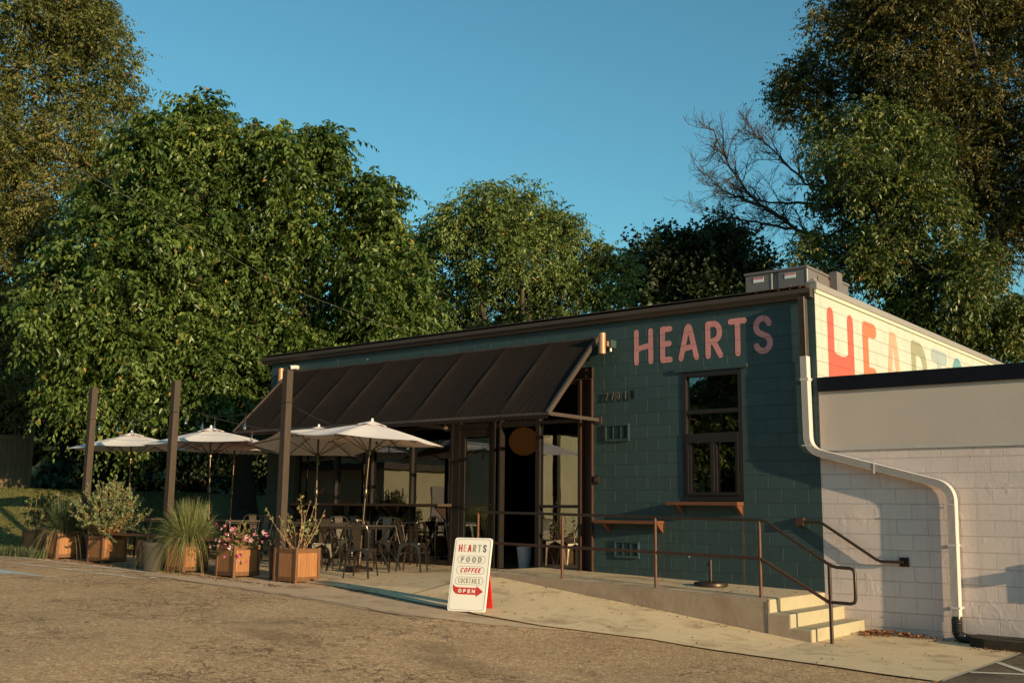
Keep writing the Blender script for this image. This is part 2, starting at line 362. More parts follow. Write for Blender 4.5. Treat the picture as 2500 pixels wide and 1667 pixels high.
polysheet('asphalt_patch',[(-9.4,-4.3),(-7.2,-3.6),(-6.0,-3.62),(-3.8,-3.97),(-2.9,-4.15),(-1.6,-3.98),(-2.3,-4.55),(-3.4,-4.98),(-5.3,-4.8),(-7.8,-4.74),(-9.4,-4.72)],.006,M['patch'])
polysheet('side_road',[(2.625,-1.2),(2.565,-3.5),(1.9,-5.0),(30,-5.0),(30,-.02),(2.625,-.02)],.008,M['asphalt_new'])
def strip(pts,wd,off,m,name,res=.25):
    V=[];F=[]; P_=[Vector((x,y)) for x,y in pts]; Q=[]
    for a,b in zip(P_,P_[1:]):
        n_=max(1,int((b-a).length/res)); Q+=[a.lerp(b,i/n_) for i in range(n_)]
    Q.append(P_[-1])
    for i,q in enumerate(Q):
        t=(Q[min(i+1,len(Q)-1)]-Q[max(i-1,0)]).normalized(); s_=Vector((-t.y,t.x))*wd/2
        for e in (q+s_,q-s_): V.append((e.x,e.y,h(e.x,e.y)+off))
    F=[(2*i,2*i+1,2*i+3,2*i+2) for i in range(len(Q)-1)]
    o=npmesh(name,V,F,m); o['kind']='structure'; return o
def wornpaint(name,col,base,keep=.5):
    m,n,l,b=newmat(name); P=pos(n); a=noise(n,l,P,38,5,.75); a2=noise(n,l,P,3,4,.6)
    f_=ramp(n,l,math_(n,l,'ADD',math_(n,l,'MULTIPLY',a,.7),math_(n,l,'MULTIPLY',a2,.3)),[(keep-.04,0),(keep+.05,1)])
    c=mixc(n,l,f_,col,base); l.new(c,b.inputs['Base Color']); b.inputs['Roughness'].default_value=.85
    bump(n,l,a,.5,.005,b); return m
M['line']=wornpaint('worn_white_paint',(.88,.80,.66),(.52,.36,.22),.485)
M['line2']=wornpaint('white_paint',(.6,.54,.42),(.17,.13,.09),.56)
M['bluep']=wornpaint('worn_blue_paint',(.42,.56,.62),(.42,.32,.22),.55)
strip([(-15.6,-4.55),(-14,-4.3),(-9.3,-4.32),(-8.8,-4.85)],.11,.005,M['line'],'parking_line')
strip([(-15.5,-5.3),(-13.3,-5.1),(-8.9,-5.06)],.11,.0055,M['line'],'parking_line')
for i in range(6):
    x=-15.3+i*1.15; strip([(x,-5.1),(x+.95,-4.38)],.10,.009,M['line'],'parking_line')
strip([(-14.5,-6.4),(-11.4,-6.5),(-9.6,-5.98)],.10,.005,M['line'],'parking_line')
polysheet('parking_paint',[(-15,-5.85),(-11.4,-5.99),(-9.9,-6.02),(-11.4,-6.42),(-14.8,-6.35)],.007,M['bluep'],res=.5)
strip([(2.62,-1.62),(3.6,-2.9)],.09,.013,M['line2'],'parking_line')
strip([(2.6,-2.62),(3.4,-2.15),(6,-1.4)],.09,.0135,M['line2'],'parking_line')
# thin joints in the pavement
M['joint']=plain('joint_light',(.55,.48,.36),.8)
M['jointd']=plain('joint_dark',(.09,.07,.05),.9)
strip([(-2.84,-3.98),(-2.45,-1.8)],.024,.021,M['joint'],'pavement_joint')
strip([(.22,-3.38),(.47,-1.80)],.026,.021,M['joint'],'pavement_joint')
strip([(2.59,-3.48),(2.63,-1.2),(2.63,-.6)],.02,.022,M['joint'],'pavement_joint')
strip([(-4.62,-3.4),(-4.62,-1.8)],.022,.022,M['jointd'],'pavement_joint')
rng=random.Random(4)
strip([(x,y+rng.gauss(0,.02)) for x,y in [(-9.5+i*.17,-4.72-.35*max(0,(i-22)/16)**2) for i in range(40)]],.022,.014,M['jointd'],'asphalt_crack',.2)
# landing and steps
def lz(x): return .004-.0285*x
mb=MB(); N_=16
x0,x1=-4.9,-.03
top=[];
for i in range(N_+1):
    x=x0+(x1-x0)*i/N_; top.append((x,lz(x)))
sec=[(t[0],t[1]) for t in top]
poly=[(x,-1.75,z) for x,z in sec]+[(x1,-1.75,-.62),(x0,-1.75,-.3)]
mb.prism(poly,(0,1.746,0)); 
o=mb.build('landing',M['curb'],bevel=.012); o['kind']='structure'
top_m=MB(); 
for i in range(N_):
    (xa,za),(xb,zb)=sec[i],sec[i+1]
    top_m.add([(xa+.0,-1.735,za+.003),(xb,-1.735,zb+.003),(xb,-.004,zb+.003),(xa,-.004,za+.003)],[(0,1,2,3)])
o=top_m.build('landing_surface',M['patio'],fixn=False); o['kind']='structure'
st=thing('entrance_steps',(0,0,0),0,'three pale concrete steps going down from the landing to the pavement','steps')
MB().prism([(-.028,-1.756,.004),(.0,-1.756,.004),(.0,-1.756,-.16),(.27,-1.756,-.16),(.27,-1.756,-.325),(.54,-1.756,-.325),(.54,-1.756,-.6),(-.028,-1.756,-.6)],(0,1.752,0)).build('stair_block',M['step'],st,bevel=.014)
MB().prism([(-.03,-1.761,-.6),(.525,-1.761,-.6),(.525,-1.761,-.345),(.255,-1.761,-.345),(.255,-1.761,-.18),(-.015,-1.761,-.18),(-.015,-1.761,-.016),(-.03,-1.761,-.016)],(0,.004,0)).build('stair_side',M['curb'],st)
# kerb by the white wall
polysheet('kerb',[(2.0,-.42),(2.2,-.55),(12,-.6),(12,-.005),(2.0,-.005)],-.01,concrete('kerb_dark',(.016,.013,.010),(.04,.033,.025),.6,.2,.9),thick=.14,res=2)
# ---------------------------------------------------------------- glyphs: strokes -> filled outline
def arc(cx,cy,rx,ry,a0,a1,n=14): return [(cx+rx*math.cos(R(a0+(a1-a0)*i/n)),cy+ry*math.sin(R(a0+(a1-a0)*i/n))) for i in range(n+1)]
def dent(p_,q): return p_+q
GL={ # width, strokes in a box of height 1
'H':(.50,[[(0,0),(0,1)],[(.5,0),(.5,1)],[(0,.42),(.06,.45),(.44,.52),(.5,.55)]]),
'E':(.34,[[(.34,1),(0,1),(0,0),(.34,0)],[(0,.52),(.30,.52)]]),
'A':(.50,[[(0,0),(.2,.93),(.25,1),(.3,.93),(.5,0)],[(.09,.3),(.40,.36)]]),
'R':(.44,[[(0,0),(0,1),(.2,1)]+arc(.2,.73,.22,.27,90,-60),[(.0,.44),(.2,.44),(.44,0)],[(.2,.46),(.31,.5)]]),
'T':(.54,[[(0,1),(.54,1)],[(.27,1),(.27,0)]]),
'S':(.48,[arc(.25,.75,.22,.25,20,200,16)+[(.10,.58),(.40,.42)]+arc(.25,.25,.23,.25,30,-160,16)]),
'F':(.36,[[(.36,1),(0,1),(0,0)],[(0,.52),(.30,.52)]]),
'O':(.52,[arc(.26,.5,.26,.5,0,360,28)]),
'D':(.46,[[(0,0),(0,1),(.18,1)]+arc(.18,.5,.28,.5,90,-90,16)+[(0,0)]]),
'C':(.46,[arc(.26,.5,.26,.5,50,310,22)]),
'K':(.44,[[(0,0),(0,1)],[(.44,1),(0,.42)],[(.14,.6),(.46,0)]]),
'I':(.0,[[(0,0),(0,1)]]),
'L':(.32,[[(0,1),(0,0),(.32,0)]]),
'P':(.40,[[(0,0),(0,1),(.18,1)]+arc(.18,.73,.22,.27,90,-90)+[(0,.46)]]),
'N':(.46,[[(0,0),(0,1),(.46,0),(.46,1)]]),
'B':(.42,[[(0,0),(0,1),(.2,1)]+arc(.2,.76,.17,.24,90,-90,10)+[(0,.52)],[(.2,.52)]+arc(.2,.26,.22,.26,90,-90,12)+[(0,0)]]),
'2':(.46,[arc(.23,.76,.22,.24,160,-30,14)+[(.0,0),(.46,0)]]),
'7':(.46,[[(0,.92),(.04,1),(.46,1),(.14,0)]]),
'0':(.48,[arc(.24,.5,.24,.5,0,360,26)]),
'1':(.02,[[(0,0),(0,1)]]),
}
def glyph(ch,hh,wd,res,slant=0,wx=1.0):
    """filled outline (2D verts, faces) of a letter with rounded strokes, height hh (outer), stroke width wd, width factor wx"""
    W_,strk=GL[ch]; ih=hh-wd; segs=[]
    for s_ in strk:
        q=[(x*ih*wx+ (y*ih)*slant + wd/2, y*ih+wd/2) for x,y in s_]
        segs+=list(zip(q,q[1:]))
    A=np.array([s_[0] for s_ in segs]); B=np.array([s_[1] for s_ in segs])
    wtot=W_*ih*wx+wd; x0=-wd+min(0,slant*ih); x1_=wtot+wd+max(0,slant*ih)
    gx=np.arange(x0,x1_+res,res); gy=np.arange(-wd*.6,hh+wd*.6,res)
    X,Y=np.meshgrid(gx,gy); d=np.full(X.shape,1e9)
    for a,b in zip(A,B):
        ab=b-a; L=max(ab@ab,1e-12); t=np.clip(((X-a[0])*ab[0]+(Y-a[1])*ab[1])/L,0,1)
        d=np.minimum(d,np.hypot(X-a[0]-t*ab[0],Y-a[1]-t*ab[1]))
    d=wd/2-d; V=[];F=[];key={}
    def vid(k,co):
        if k not in key: key[k]=len(V); V.append(co)
        return key[k]
    ny,nx=d.shape
    for j in range(ny-1):
        for i in range(nx-1):
            c=[(i,j),(i+1,j),(i+1,j+1),(i,j+1)]; vals=[d[q[1],q[0]] for q in c]
            if max(vals)<=0: continue
            p_=[]
            for e in range(4):
                a=c[e];b=c[(e+1)%4];va=vals[e];vb=vals[(e+1)%4]
                if va>0: p_.append(vid(a,(gx[a[0]],gy[a[1]])))
                if (va>0)!=(vb>0):
                    t=va/(va-vb); p_.append(vid(tuple(sorted((a,b))),(gx[a[0]]*(1-t)+gx[b[0]]*t,gy[a[1]]*(1-t)+gy[b[1]]*t)))
            if len(p_)>=3: F.append(tuple(p_))
    return V,F,wtot
def letter(ch,hh,wd,res,org,ux,uz,m,parent,name,label=None,depth=0,slant=0,wx=1.0):
    V,F,wt=glyph(ch,hh,wd,res,slant,wx); org=Vector(org); ux=Vector(ux); uz=Vector(uz)
    mb=MB(); P_=[org+ux*x+uz*y for x,y in V]; mb.add(P_,F)
    if depth:
        nrm=ux.cross(uz).normalized()*depth; from collections import Counter
        cnt=Counter(); 
        for f_ in F:
            for a,b in zip(f_,f_[1:]+f_[:1]): cnt[(a,b)]+=1
        n0=len(P_); mb.v+= [tuple(q-nrm) for q in P_]
        mb.f+=[tuple(reversed([i+n0 for i in f_])) for f_ in F]
        for (a,b) in list(cnt):
            if (b,a) not in cnt: mb.f.append((a,a+n0,b+n0,b))
    return mb.build(name,m,parent,label=label,fixn=False),wt
# ---------------------------------------------------------------- the green building
G_=thing('cafe_building',(0,0,0),0,'low flat-roofed block building painted dark teal with a cream side wall and large glazed front','building')
def bx(name,m,par,*bs,bevel=0,label=None,kind=None,smooth=False):
    mb=MB(); [mb.box(*b) for b in bs]; return mb.build(name,m,par,bevel=bevel,label=label,kind=kind,smooth=smooth)
bx('front_wall',M['teal'],G_,(-12.28,-11.35,0,.2,-.4,4.3),(-11.35,-3.87,0,.2,3.455,4.3),(-3.87,-2.2,0,.2,-.5,4.3),(-2.2,-1.18,0,.2,-.5,1.25),(-2.2,-1.18,0,.2,3.23,4.3),(-1.18,-.004,0,.2,-.7,4.3),(-3.95,-3.875,.02,.2,-.2,.08))
bx('side_wall',M['cream'],G_,(-.2,0,.201,10.6,-.7,4.3),(-.0035,.0,.002,.2005,-.7,4.3))
bx('end_wall',M['teal'],G_,(-12.28,-12.08,.201,10.6,-.4,4.3))
bx('back_wall',M['teal'],G_,(-12.28,0,10.61,10.8,-.6,4.3))
bx('roof',plain('roof_membrane',(.25,.23,.2),.8,0,.2,2),G_,(-12.279,-.001,.1,10.7,4.301,4.33),(-11.9,-.25,.25,10.5,3.5,3.54))
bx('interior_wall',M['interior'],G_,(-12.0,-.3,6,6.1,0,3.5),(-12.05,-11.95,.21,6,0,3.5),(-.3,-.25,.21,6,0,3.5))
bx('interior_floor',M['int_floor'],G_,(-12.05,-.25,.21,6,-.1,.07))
# coping along the side
mb=MB(); mb.box(-.1,.035,-.02,10.7,4.30,4.375); mb.box(.001,.018,-.0,10.65,4.235,4.275)
c_=MB(); c_.box(-.12,.05,-.03,10.72,4.285,4.385); c_.build('coping',M['taupe_metal'],G_,bevel=.006)
bx('coping_trim',plain('cream_trim',(.66,.62,.44),.5),G_,(.0012,.03,-.02,10.65,4.235,4.283))
MB().prism([(-.12,-.04,4.386),(.04,-.04,4.386),(-.03,.02,4.47)],(0,.14,0)).build('corner_flashing',M['taupe_metal'],G_)
# gutter: an open profile swept along the eaves
prof=[(-.001,4.295),(-.001,4.16),(-.07,4.16),(-.085,4.19),(-.125,4.23),(-.13,4.292),(-.118,4.292),(-.112,4.235),(-.075,4.20),(-.065,4.172),(-.012,4.172),(-.012,4.295)]
mb=MB(); mb.prism([(-12.52,y,z) for y,z in prof],(12.50,0,0)); mb.box(-.022,-.018,-.126,-.002,4.162,4.292); mb.box(-12.522,-12.518,-.126,-.002,4.162,4.292)
mb.build('gutter',M['brown_metal'],G_)
bx('eave_flashing',M['brown_metal'],G_,(-12.5,-.12,-.115,.15,4.331,4.343))
# downspout
def sweep(path,prof,name,m,par,closed=True,smooth=False,label=None):
    # path in XZ (x,z), y fixed offset; prof: (across, depth)
    V=[];F=[];n=len(prof); P_=[Vector((x,z)) for x,z in path]
    for i,q in enumerate(P_):
        t=(P_[min(i+1,len(P_)-1)]-P_[max(i-1,0)]).normalized(); a=Vector((-t.y,t.x))
        for u,dv in prof: V.append((q.x+a.x*u,dv,q.y+a.y*u))
    for i in range(len(P_)-1):
        for j in range(n): F.append((i*n+j,i*n+(j+1)%n,(i+1)*n+(j+1)%n,(i+1)*n+j))
    F.append(tuple(range(n))); F.append(tuple(range((len(P_)-1)*n,len(P_)*n)))
    mb=MB(); mb.add(V,F); return mb.build(name,m,par,smooth=smooth,label=label)
def dsprof(wd,y0,y1,ribs=6):
    q=[(-wd/2,y0),(-wd/2,y1+.008),(-wd/2+.008,y1)]
    st_=(wd-.022)/ribs
    for i in range(ribs):
        a=-wd/2+.011+i*st_; q+=[(a+st_*.15,y1),(a+st_*.3,y1+.012),(a+st_*.7,y1+.012),(a+st_*.85,y1)]
    q+=[(wd/2-.008,y1),(wd/2,y1+.008),(wd/2,y0)]
    return q
def fillet(pts,r,n=7):
    out=[pts[0]]
    for a,b,c in zip(pts,pts[1:],pts[2:]):
        a,b,c=Vector(a),Vector(b),Vector(c); d0=(a-b).normalized(); d1=(c-b).normalized(); p0=b+d0*r; p1=b+d1*r
        for i in range(n+1):
            t=i/n; out.append(tuple(p0*(1-t)**2+b*2*t*(1-t)+p1*t*t))
    out.append(pts[-1]); return out
DP=dsprof(.10,-.045,-.15)
sweep([(-.15,4.17),(-.142,3.29)],DP,'downspout',M['brown_metal'],G_,)
sweep(fillet([(-.141,3.30),(-.128,1.96),(1.79,1.44),(1.765,-.22)],.2,9),dsprof(.106,-.04,-.155),'downspout',M['white_metal'],G_,label='white lower length of the downspout that slants across the wall')
for q in ((-.203,-.07,-.158,-.03,2.02,2.035),(.80,.815,-.16,-.035,1.62,1.76),(1.70,1.83,-.16,-.03,1.20,1.215),(-.20,-.075,-.157,-.001,2.95,2.985),(1.715,1.83,-.16,-.001,.68,.705),(1.715,1.83,-.16,-.001,-.10,-.075)): bx('downspout_strap',M['white_metal'],G_,q)
mb=MB()
pp=[(1.765,-.10,-.19),(1.765,-.10,-.30),(1.765,-.10,-.385),(1.79,-.105,-.435),(1.87,-.11,-.462),(1.99,-.115,-.47)]
pts=[];rad=[]
for a,b in zip(pp,pp[1:]):
    for i in range(6):
        t=i/6; pts.append(tuple(Vector(a).lerp(Vector(b),t))); rad.append(.062+(.007 if i%2 else 0))
mb.tube(pts,rad,14); mb.build('drain_elbow',plain('black_plastic',(.013,.012,.011),.38,0,.2,8),G_,smooth=True)
MB().tube([(1.95,-.12,-.47),(2.4,-.3,-.44),(3.4,-.45,-.45),(8,-.5,-.45)],.05,12).build('drain_pipe',_mc['black_plastic'],G_,smooth=True)
# painted letters on the front
for ch,xl,wx in (('H',-3.071,1.09),('E',-2.584,.81),('A',-2.255,1.11),('R',-1.779,.97),('T',-1.39,.85),('S',-.987,.99)):
    letter(ch,.582,.09,.010,(xl,-.0035,3.41),(1,0,0),(0,0,1),M['pink'],G_,'painted_letter','pink letter %s of the word HEARTS painted on the teal front'%ch,wx=wx)
GL['a']=(.5,[[(0,0),(.2,1),(.3,1),(.5,0)],[(.1,.3),(.4,.3)]])
GL['h']=(.5,[[(0,0),(0,1)],[(.5,0),(.5,1)],[(0,.585),(.12,.55),(.25,.54),(.38,.55),(.5,.61)],[(0,.50),(.5,.50)],[(0,.42),(.5,.42)],[(0,.36),(.5,.36)],[(0,.46),(.5,.46)]])
for ch,yl,wx,mm,wn in (('h',.43,1.03,'mu_red','red'),('E',1.84,.72,'mu_orange','orange'),('a',2.755,1.0,'mu_peach','peach'),('R',4.15,.97,'mu_olive','olive'),('T',5.27,.84,'mu_grey','grey'),('S',6.46,.78,'mu_blue','blue')):
    letter(ch,1.75,.19 if ch=='a' else .24,.02,(.0035,yl,2.36),(0,1,0),(0,0,1),M[mm],G_,'mural_letter','%s letter %s of the large mural on the cream side wall'%(wn,ch.upper()),wx=wx)
# storefront
XF=-.03
def frame(x0,x1,z0,z1,y0=-.03,y1=.08): return (x0,x1,y0,y1,z0,z1)
zb,zt=.10,3.25
sf=MB()
for x in (-11.32,-10.13,-9.19,-8.02,-7.0): sf.box(x,x+.055,-.04,.1,zb,zt)
sf.box(-9.09,-9.05,-.035,.09,zb,zt); sf.box(-5.98,-5.93,-.05,.1,zb,zt); sf.box(-5.86,-5.82,-.04,.09,zb,zt); sf.box(-5.05,-4.97,-.03,.1,zb,zt); sf.box(-4.16,-4.121,-.04,.1,zb,zt)
sf.box(-6.86,-6.78,-.03,.1,zb,zt)
for a,b,z in ((-11.265,-10.13,zb-.04),(-10.075,-9.19,zb-.04),(-9.135,-9.09,zb-.04),(-9.05,-8.02,zb-.04),(-7.965,-7.0,zb-.04),(-4.97,-4.16,zb-.04)):
    sf.box(a,b,-.03,.09,z,z+.09); sf.box(a,b,-.03,.09,3.19,3.25); sf.box(a,b,-.028,.09,1.13,1.18)
    sf.box(a,b,-.028,.09,2.55,2.60)
sf.box(-6.945,-6.86,-.03,.09,zb,zt)
sf.box(-6.78,-5.98,-.028,.09,2.52,2.62); sf.box(-6.78,-5.98,-.028,.09,3.19,3.25); sf.box(-5.93,-5.86,-.028,.09,2.52,2.6); sf.box(-5.82,-5.05,-.028,.09,2.52,2.62); sf.box(-5.82,-5.05,-.028,.09,3.19,3.25)
sfo=sf.build('window_frame',M['bronze'],G_,label='dark bronze framing of the glazed shop front')
for a,b in ((-11.265,-10.13),(-10.075,-9.19),(-9.05,-8.02),(-7.965,-7.0),(-4.97,-4.16)):
    for z0,z1 in ((.15,1.13),(1.18,2.55),(2.6,3.19)): bx('pane',M['glass'],G_,(a,b,.03,.036,z0,z1))
for a,b in ((-6.78,-5.98),(-5.82,-5.05)): bx('pane',M['glass'],G_,(a,b,.03,.036,2.62,3.19))
d=bx('door',M['bronze'],G_,(-6.775,-6.665,-.02,.04,.10,2.515),(-6.09,-5.985,-.02,.04,.10,2.515),(-6.665,-6.09,-.02,.04,2.38,2.515),(-6.665,-6.09,-.02,.04,.10,.30),label='closed glazed door left of the open doorway')
bx('pane',M['glass'],d,(-6.665,-6.09,.008,.014,.30,2.38))
mb=MB(); mb.tube([(-6.76,-.07,1.17),(-6.0,-.07,1.17)],.012,8); mb.tube([(-6.72,-.02,1.17),(-6.72,-.07,1.17)],.01,6); mb.tube([(-6.04,-.02,1.17),(-6.04,-.07,1.17)],.01,6); mb.build('handle',M['rail'],d)
mb=MB(); mb.box(-4.118,-4.10,-.04,.19,.10,3.25); mb.box(-4.10,-3.895,.09,.11,.10,3.25); mb.box(-3.895,-3.872,-.045,.19,.10,3.25)
mb.build('steel_column',M['steel_brown'],G_)
mb=MB(); mb.box(-11.35,-3.872,.05,.07,3.262,3.454); mb.box(-11.35,-3.872,-.03,.19,3.251,3.266); mb.box(-3.89,-3.873,-.028,.04,3.268,3.45); mb.build('steel_beam',M['steel_brown'],G_)
for z in (3.31,3.41): MB().tube([(-4.02,.048,z),(-4.02,.02,z),(-4.02,.019,z),(-4.02,-.01,z)],[.022,.022,.011,.011],8).build('bolt',plain('brass_bolt',(.5,.27,.1),.4,.8),G_)
# tall window
wn=bx('window',M['bronze'],G_,(-2.2,-2.13,-.012,.12,1.252,3.228),(-1.25,-1.18,-.012,.12,1.252,3.228),(-2.13,-1.25,-.012,.12,3.15,3.228),(-2.13,-1.25,-.012,.12,1.252,1.33),(-2.13,-1.25,-.008,.12,2.575,2.635),bevel=.003,label='tall serving window with a sliding lower half')
bx('sash',M['bronze'],wn,(-2.125,-2.10,-.03,.1,1.335,2.27),(-1.28,-1.255,-.03,.1,1.335,2.27),(-2.10,-1.28,-.03,.1,2.13,2.27),(-2.10,-1.28,-.03,.1,1.335,1.38),(-1.715,-1.66,-.035,.1,1.38,2.13),(-2.10,-2.06,-.01,.08,1.38,2.13),(-1.32,-1.28,-.01,.08,1.38,2.13),(-1.66,-1.62,-.01,.08,1.38,2.13))
for b in ((-2.13,-1.25,.05,.056,2.635,3.15),(-2.13,-1.25,.05,.056,2.27,2.575),(-2.06,-1.715,.04,.046,1.38,2.13),(-1.62,-1.32,.04,.046,1.38,2.13)): bx('pane',M['glass'],wn,b)
bx('window_blind',plain('pale_blind',(.09,.085,.07),.9),G_,(-2.12,-1.98,.5,.52,1.4,3.1))
bx('lintel',M['teal'],G_,(-2.32,-1.08,-.035,-.001,3.232,3.29))
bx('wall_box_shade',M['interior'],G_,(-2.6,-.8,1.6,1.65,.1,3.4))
note=MB().box(-2.07,-1.87,.055,.058,1.39,1.53); tag(note.build('paper_notice',M['label_white']),'blank white paper standing behind the lower left pane of the serving window','notice')
# ---------------------------------------------------------------- annexe
A_=thing('white_annexe',(0,0,0),0,'low white block building with a grey stucco band and black roof edge','building')
bx('block_wall',M['white_block'],A_,(.0015,11,0,.2,-.8,1.95))
bx('trim',plain('trim_grey',(.5,.46,.43),.5),A_,(.01,11,-.025,.19,1.952,1.972),(.01,11,-.012,.19,1.973,2.0))
bx('stucco_panel',M['stucco'],A_,(.012,11,-.006,.19,2.001,2.79))
bx('roof_edge',M['black_fascia'],A_,(.006,11,-.045,.25,2.791,2.992))
bx('roof',plain('annexe_roof',(.12,.11,.1),.8,0,.2,2),A_,(.01,11,.251,10.5,2.85,2.95))
bx('side_wall',M['white_block'],A_,(10.8,11,.201,10.5,-.8,2.84))
t=thing('shadow_box',(3.15,-.1,.32),0,'unseen grey box added right of the downspout to cast a shadow on the white wall','shadow_caster')  # added out of view, shaped for the shadow it throws along the white wall
bx('cabinet',M['taupe_metal'],t,(-.2,.2,-.0,.098,-.2,.24),bevel=.01); bx('shadow_caster',M['taupe_metal'],t,(-.1,.1,-.11,-.001,.09,.2),bevel=.01); bx('shadow_box_leg',M['taupe_metal'],t,(-.02,.02,.03,.07,-.9,-.201))
# ---------------------------------------------------------------- rooftop units
def rtu(x0,x1,y0,y1,z0,z1,lab):
    t=thing('rooftop_unit',((x0+x1)/2,(y0+y1)/2,z0),0,lab,'air conditioner','air conditioning units on the roof')
    cx,cy=(x0+x1)/2,(y0+y1)/2; X0,X1,Y0,Y1,H_=x0-cx,x1-cx,y0-cy,y1-cy,z1-z0
    xm=X0+(X1-X0)*.44
    bx('cabinet',M['rtu'],t,(X0,xm,Y0,Y1,.02,H_-.045),(xm,xm+.12,Y0+.03,Y1,.02,H_-.045),(xm+.12,X1,Y0,Y1,.02,H_-.045),bevel=.004)
    bx('lid',M['rtu'],t,(X0-.02,X1+.02,Y0-.02,Y1+.02,H_-.044,H_),bevel=.006)
    for q in ((xm-.012,xm+.012,Y0-.008,Y0-.001,.03,H_-.06),(X1-.004,X1+.012,Y0-.008,Y0+.012,.03,H_-.06)): bx('edge_strip',M['rtu_light'],t,q)
    for xx in (X0+(xm-X0)*.5,xm+.12+(X1-xm-.12)*.42):
        a=bx('warning_label',M['label_white'],t,(xx-.10,xx+.10,Y0-.006,Y0-.001,H_-.19,H_-.1)); 
        bx('label_stripe',M['label_red'],a,(xx-.10,xx+.10,Y0-.009,Y0-.007,H_-.128,H_-.108))
    bx('access_panel',M['rtu'],t,(X1+.001,X1+.02,Y0+.45,Y1-.55,.1,H_-.1),bevel=.003)
    bx('switch_box',M['rtu'],t,(X1+.021,X1+.16,Y0+.95,Y0+1.2,.5,H_+.05),bevel=.004)
    bx('side_label',M['label_white'],t,(X1+.001,X1+.004,Y0+.2,Y0+.33,H_-.45,H_-.18)); bx('side_label',M['label_white'],t,(X1+.021,X1+.024,Y0+1.25,Y0+1.33,.18,.45))
    bx('curb',M['taupe_metal'],t,(X0+.05,X1-.05,Y0+.05,Y1-.05,-.04,.019))
    return t
rtu(-2.35,-1.2,2.6,4.5,4.37,5.31,'large grey rooftop air conditioner near the right end of the roof')
rtu(-8.35,-7.35,3.8,5.6,4.37,5.235,'grey rooftop air conditioner behind the middle of the eaves with only its top showing')
t=thing('roof_duct',(-2.75,3.6,4.33),0,'small grey metal duct box on the roof beside the large air conditioner','duct')
bx('duct_body',M['rtu'],t,(-.3,.28,-.4,.3,0,.62),bevel=.01); bx('flange',M['rtu'],t,(-.32,.3,-.42,.32,.62,.645))
# ---------------------------------------------------------------- awning
aw=thing('awning',(-7.7,0,0),0,'long black canvas awning sloping over the glazed shop front','awning')
xa,xb=-11.62+7.7,-3.76+7.7; NP=8; seams=[xa+(xb-xa)*i/NP for i in range(NP+1)]
nx,nyy=193,14; xs_=np.linspace(xa,xb,nx); V=[];
rng=np.random.RandomState(5)
for j in range(nyy+1):
    tt=j/nyy; z=3.955+(2.60-3.955)*tt; y=-.025+(-1.40+.025)*tt
    for i,x in enumerate(xs_):
        ph=(x-xa)/(xb-xa)*NP; fr=ph-math.floor(ph); s_=math.sin(math.pi*min(1,fr))
        sag=.04*s_**.35*math.sin(math.pi*(.08+.84*tt)); wr=.004*math.sin(x*41+tt*9)*(tt**3)*s_+.005*math.sin(x*63+1)*((1-tt)**4)
        n_=Vector((0,-1.355,1.375)).normalized()
        V.append((x,y-n_.y*sag*-1*-1+wr*n_.y,z-n_.z*sag+wr*n_.z))
for j in (1,2):
    for i,x in enumerate(xs_): V.append((x+.0,-1.405+.006*math.sin(x*75),2.60-.055*j+.006*math.sin(x*75)))
F=[]
for j in range(nyy+2):
    for i in range(nx-1): a=j*nx+i; F.append((a,a+1,a+1+nx,a+nx))
V2=[(x,y+.006,z-.008) for x,y,z in V]; n0=len(V)
F2=[tuple(reversed(f_)) for f_ in F]
m,n,l,b=newmat('black_canvas'); v=obj(n)
wv=n.new('ShaderNodeTexNoise'); mp=n.new('ShaderNodeMapping'); mp.inputs['Scale'].default_value=(14,1.3,1.3); l.new(v,mp.inputs[0]); l.new(mp.outputs[0],wv.inputs['Vector']); wv.inputs['Scale'].default_value=1.3; wv.inputs['Detail'].default_value=4
c=mixc(n,l,noise(n,l,v,1.6,4),(.018,.0125,.010),(.028,.0195,.0155)); dust=ramp(n,l,noise(n,l,v,26,3),[(.7,0),(.74,.3)]); c=mixc(n,l,dust,c,(.05,.04,.03))
l.new(c,b.inputs['Base Color']); b.inputs['Roughness'].default_value=.9; b.inputs['Specular IOR Level'].default_value=.08
b1=bump(n,l,wv.outputs[0],.25,.03,None); bump(n,l,noise(n,l,v,160,2),.4,.002,b,b1)
M['canvas']=m
mb=MB(); mb.add(V,F); mb.add(V2,F2); mb.build('canopy',m,aw,smooth=True,fixn=False)
fr_=MB()
def bar(mb,a,b,wd,ht):
    a,b=Vector(a),Vector(b); t=(b-a).normalized(); up=Vector((0,0,1)) if abs(t.z)<.9 else Vector((0,1,0)); s_=t.cross(up).normalized(); u=s_.cross(t)
    q=[a+s_*x+u*y for x,y in ((-wd/2,-ht/2),(wd/2,-ht/2),(wd/2,ht/2),(-wd/2,ht/2))]
    mb.prism([tuple(w_) for w_ in q],tuple(b-a))
for x in (xa-.0,xb-.01): bar(fr_,(x,-.03,3.92),(x,-1.40,2.565),.05,.07)
bar(fr_,(xa,-1.385,2.565),(xb,-1.385,2.565),.04,.04); bar(fr_,(xa,-.03,3.93),(xb,-.03,3.93),.03,.04)
for x in (xa,xa+(xb-xa)*.575,xb-.01): bar(fr_,(x,-1.37,2.562),(x,-.02,2.562),.045,.055); fr_.box(x-.07,x+.07,-.018,-.002,2.50,2.63)
for s_ in seams[1:-1]: bar(fr_,(s_,-.05,3.90),(s_,-1.38,2.585),.02,.02)
fr_.build('frame',M['brown_metal'],aw)
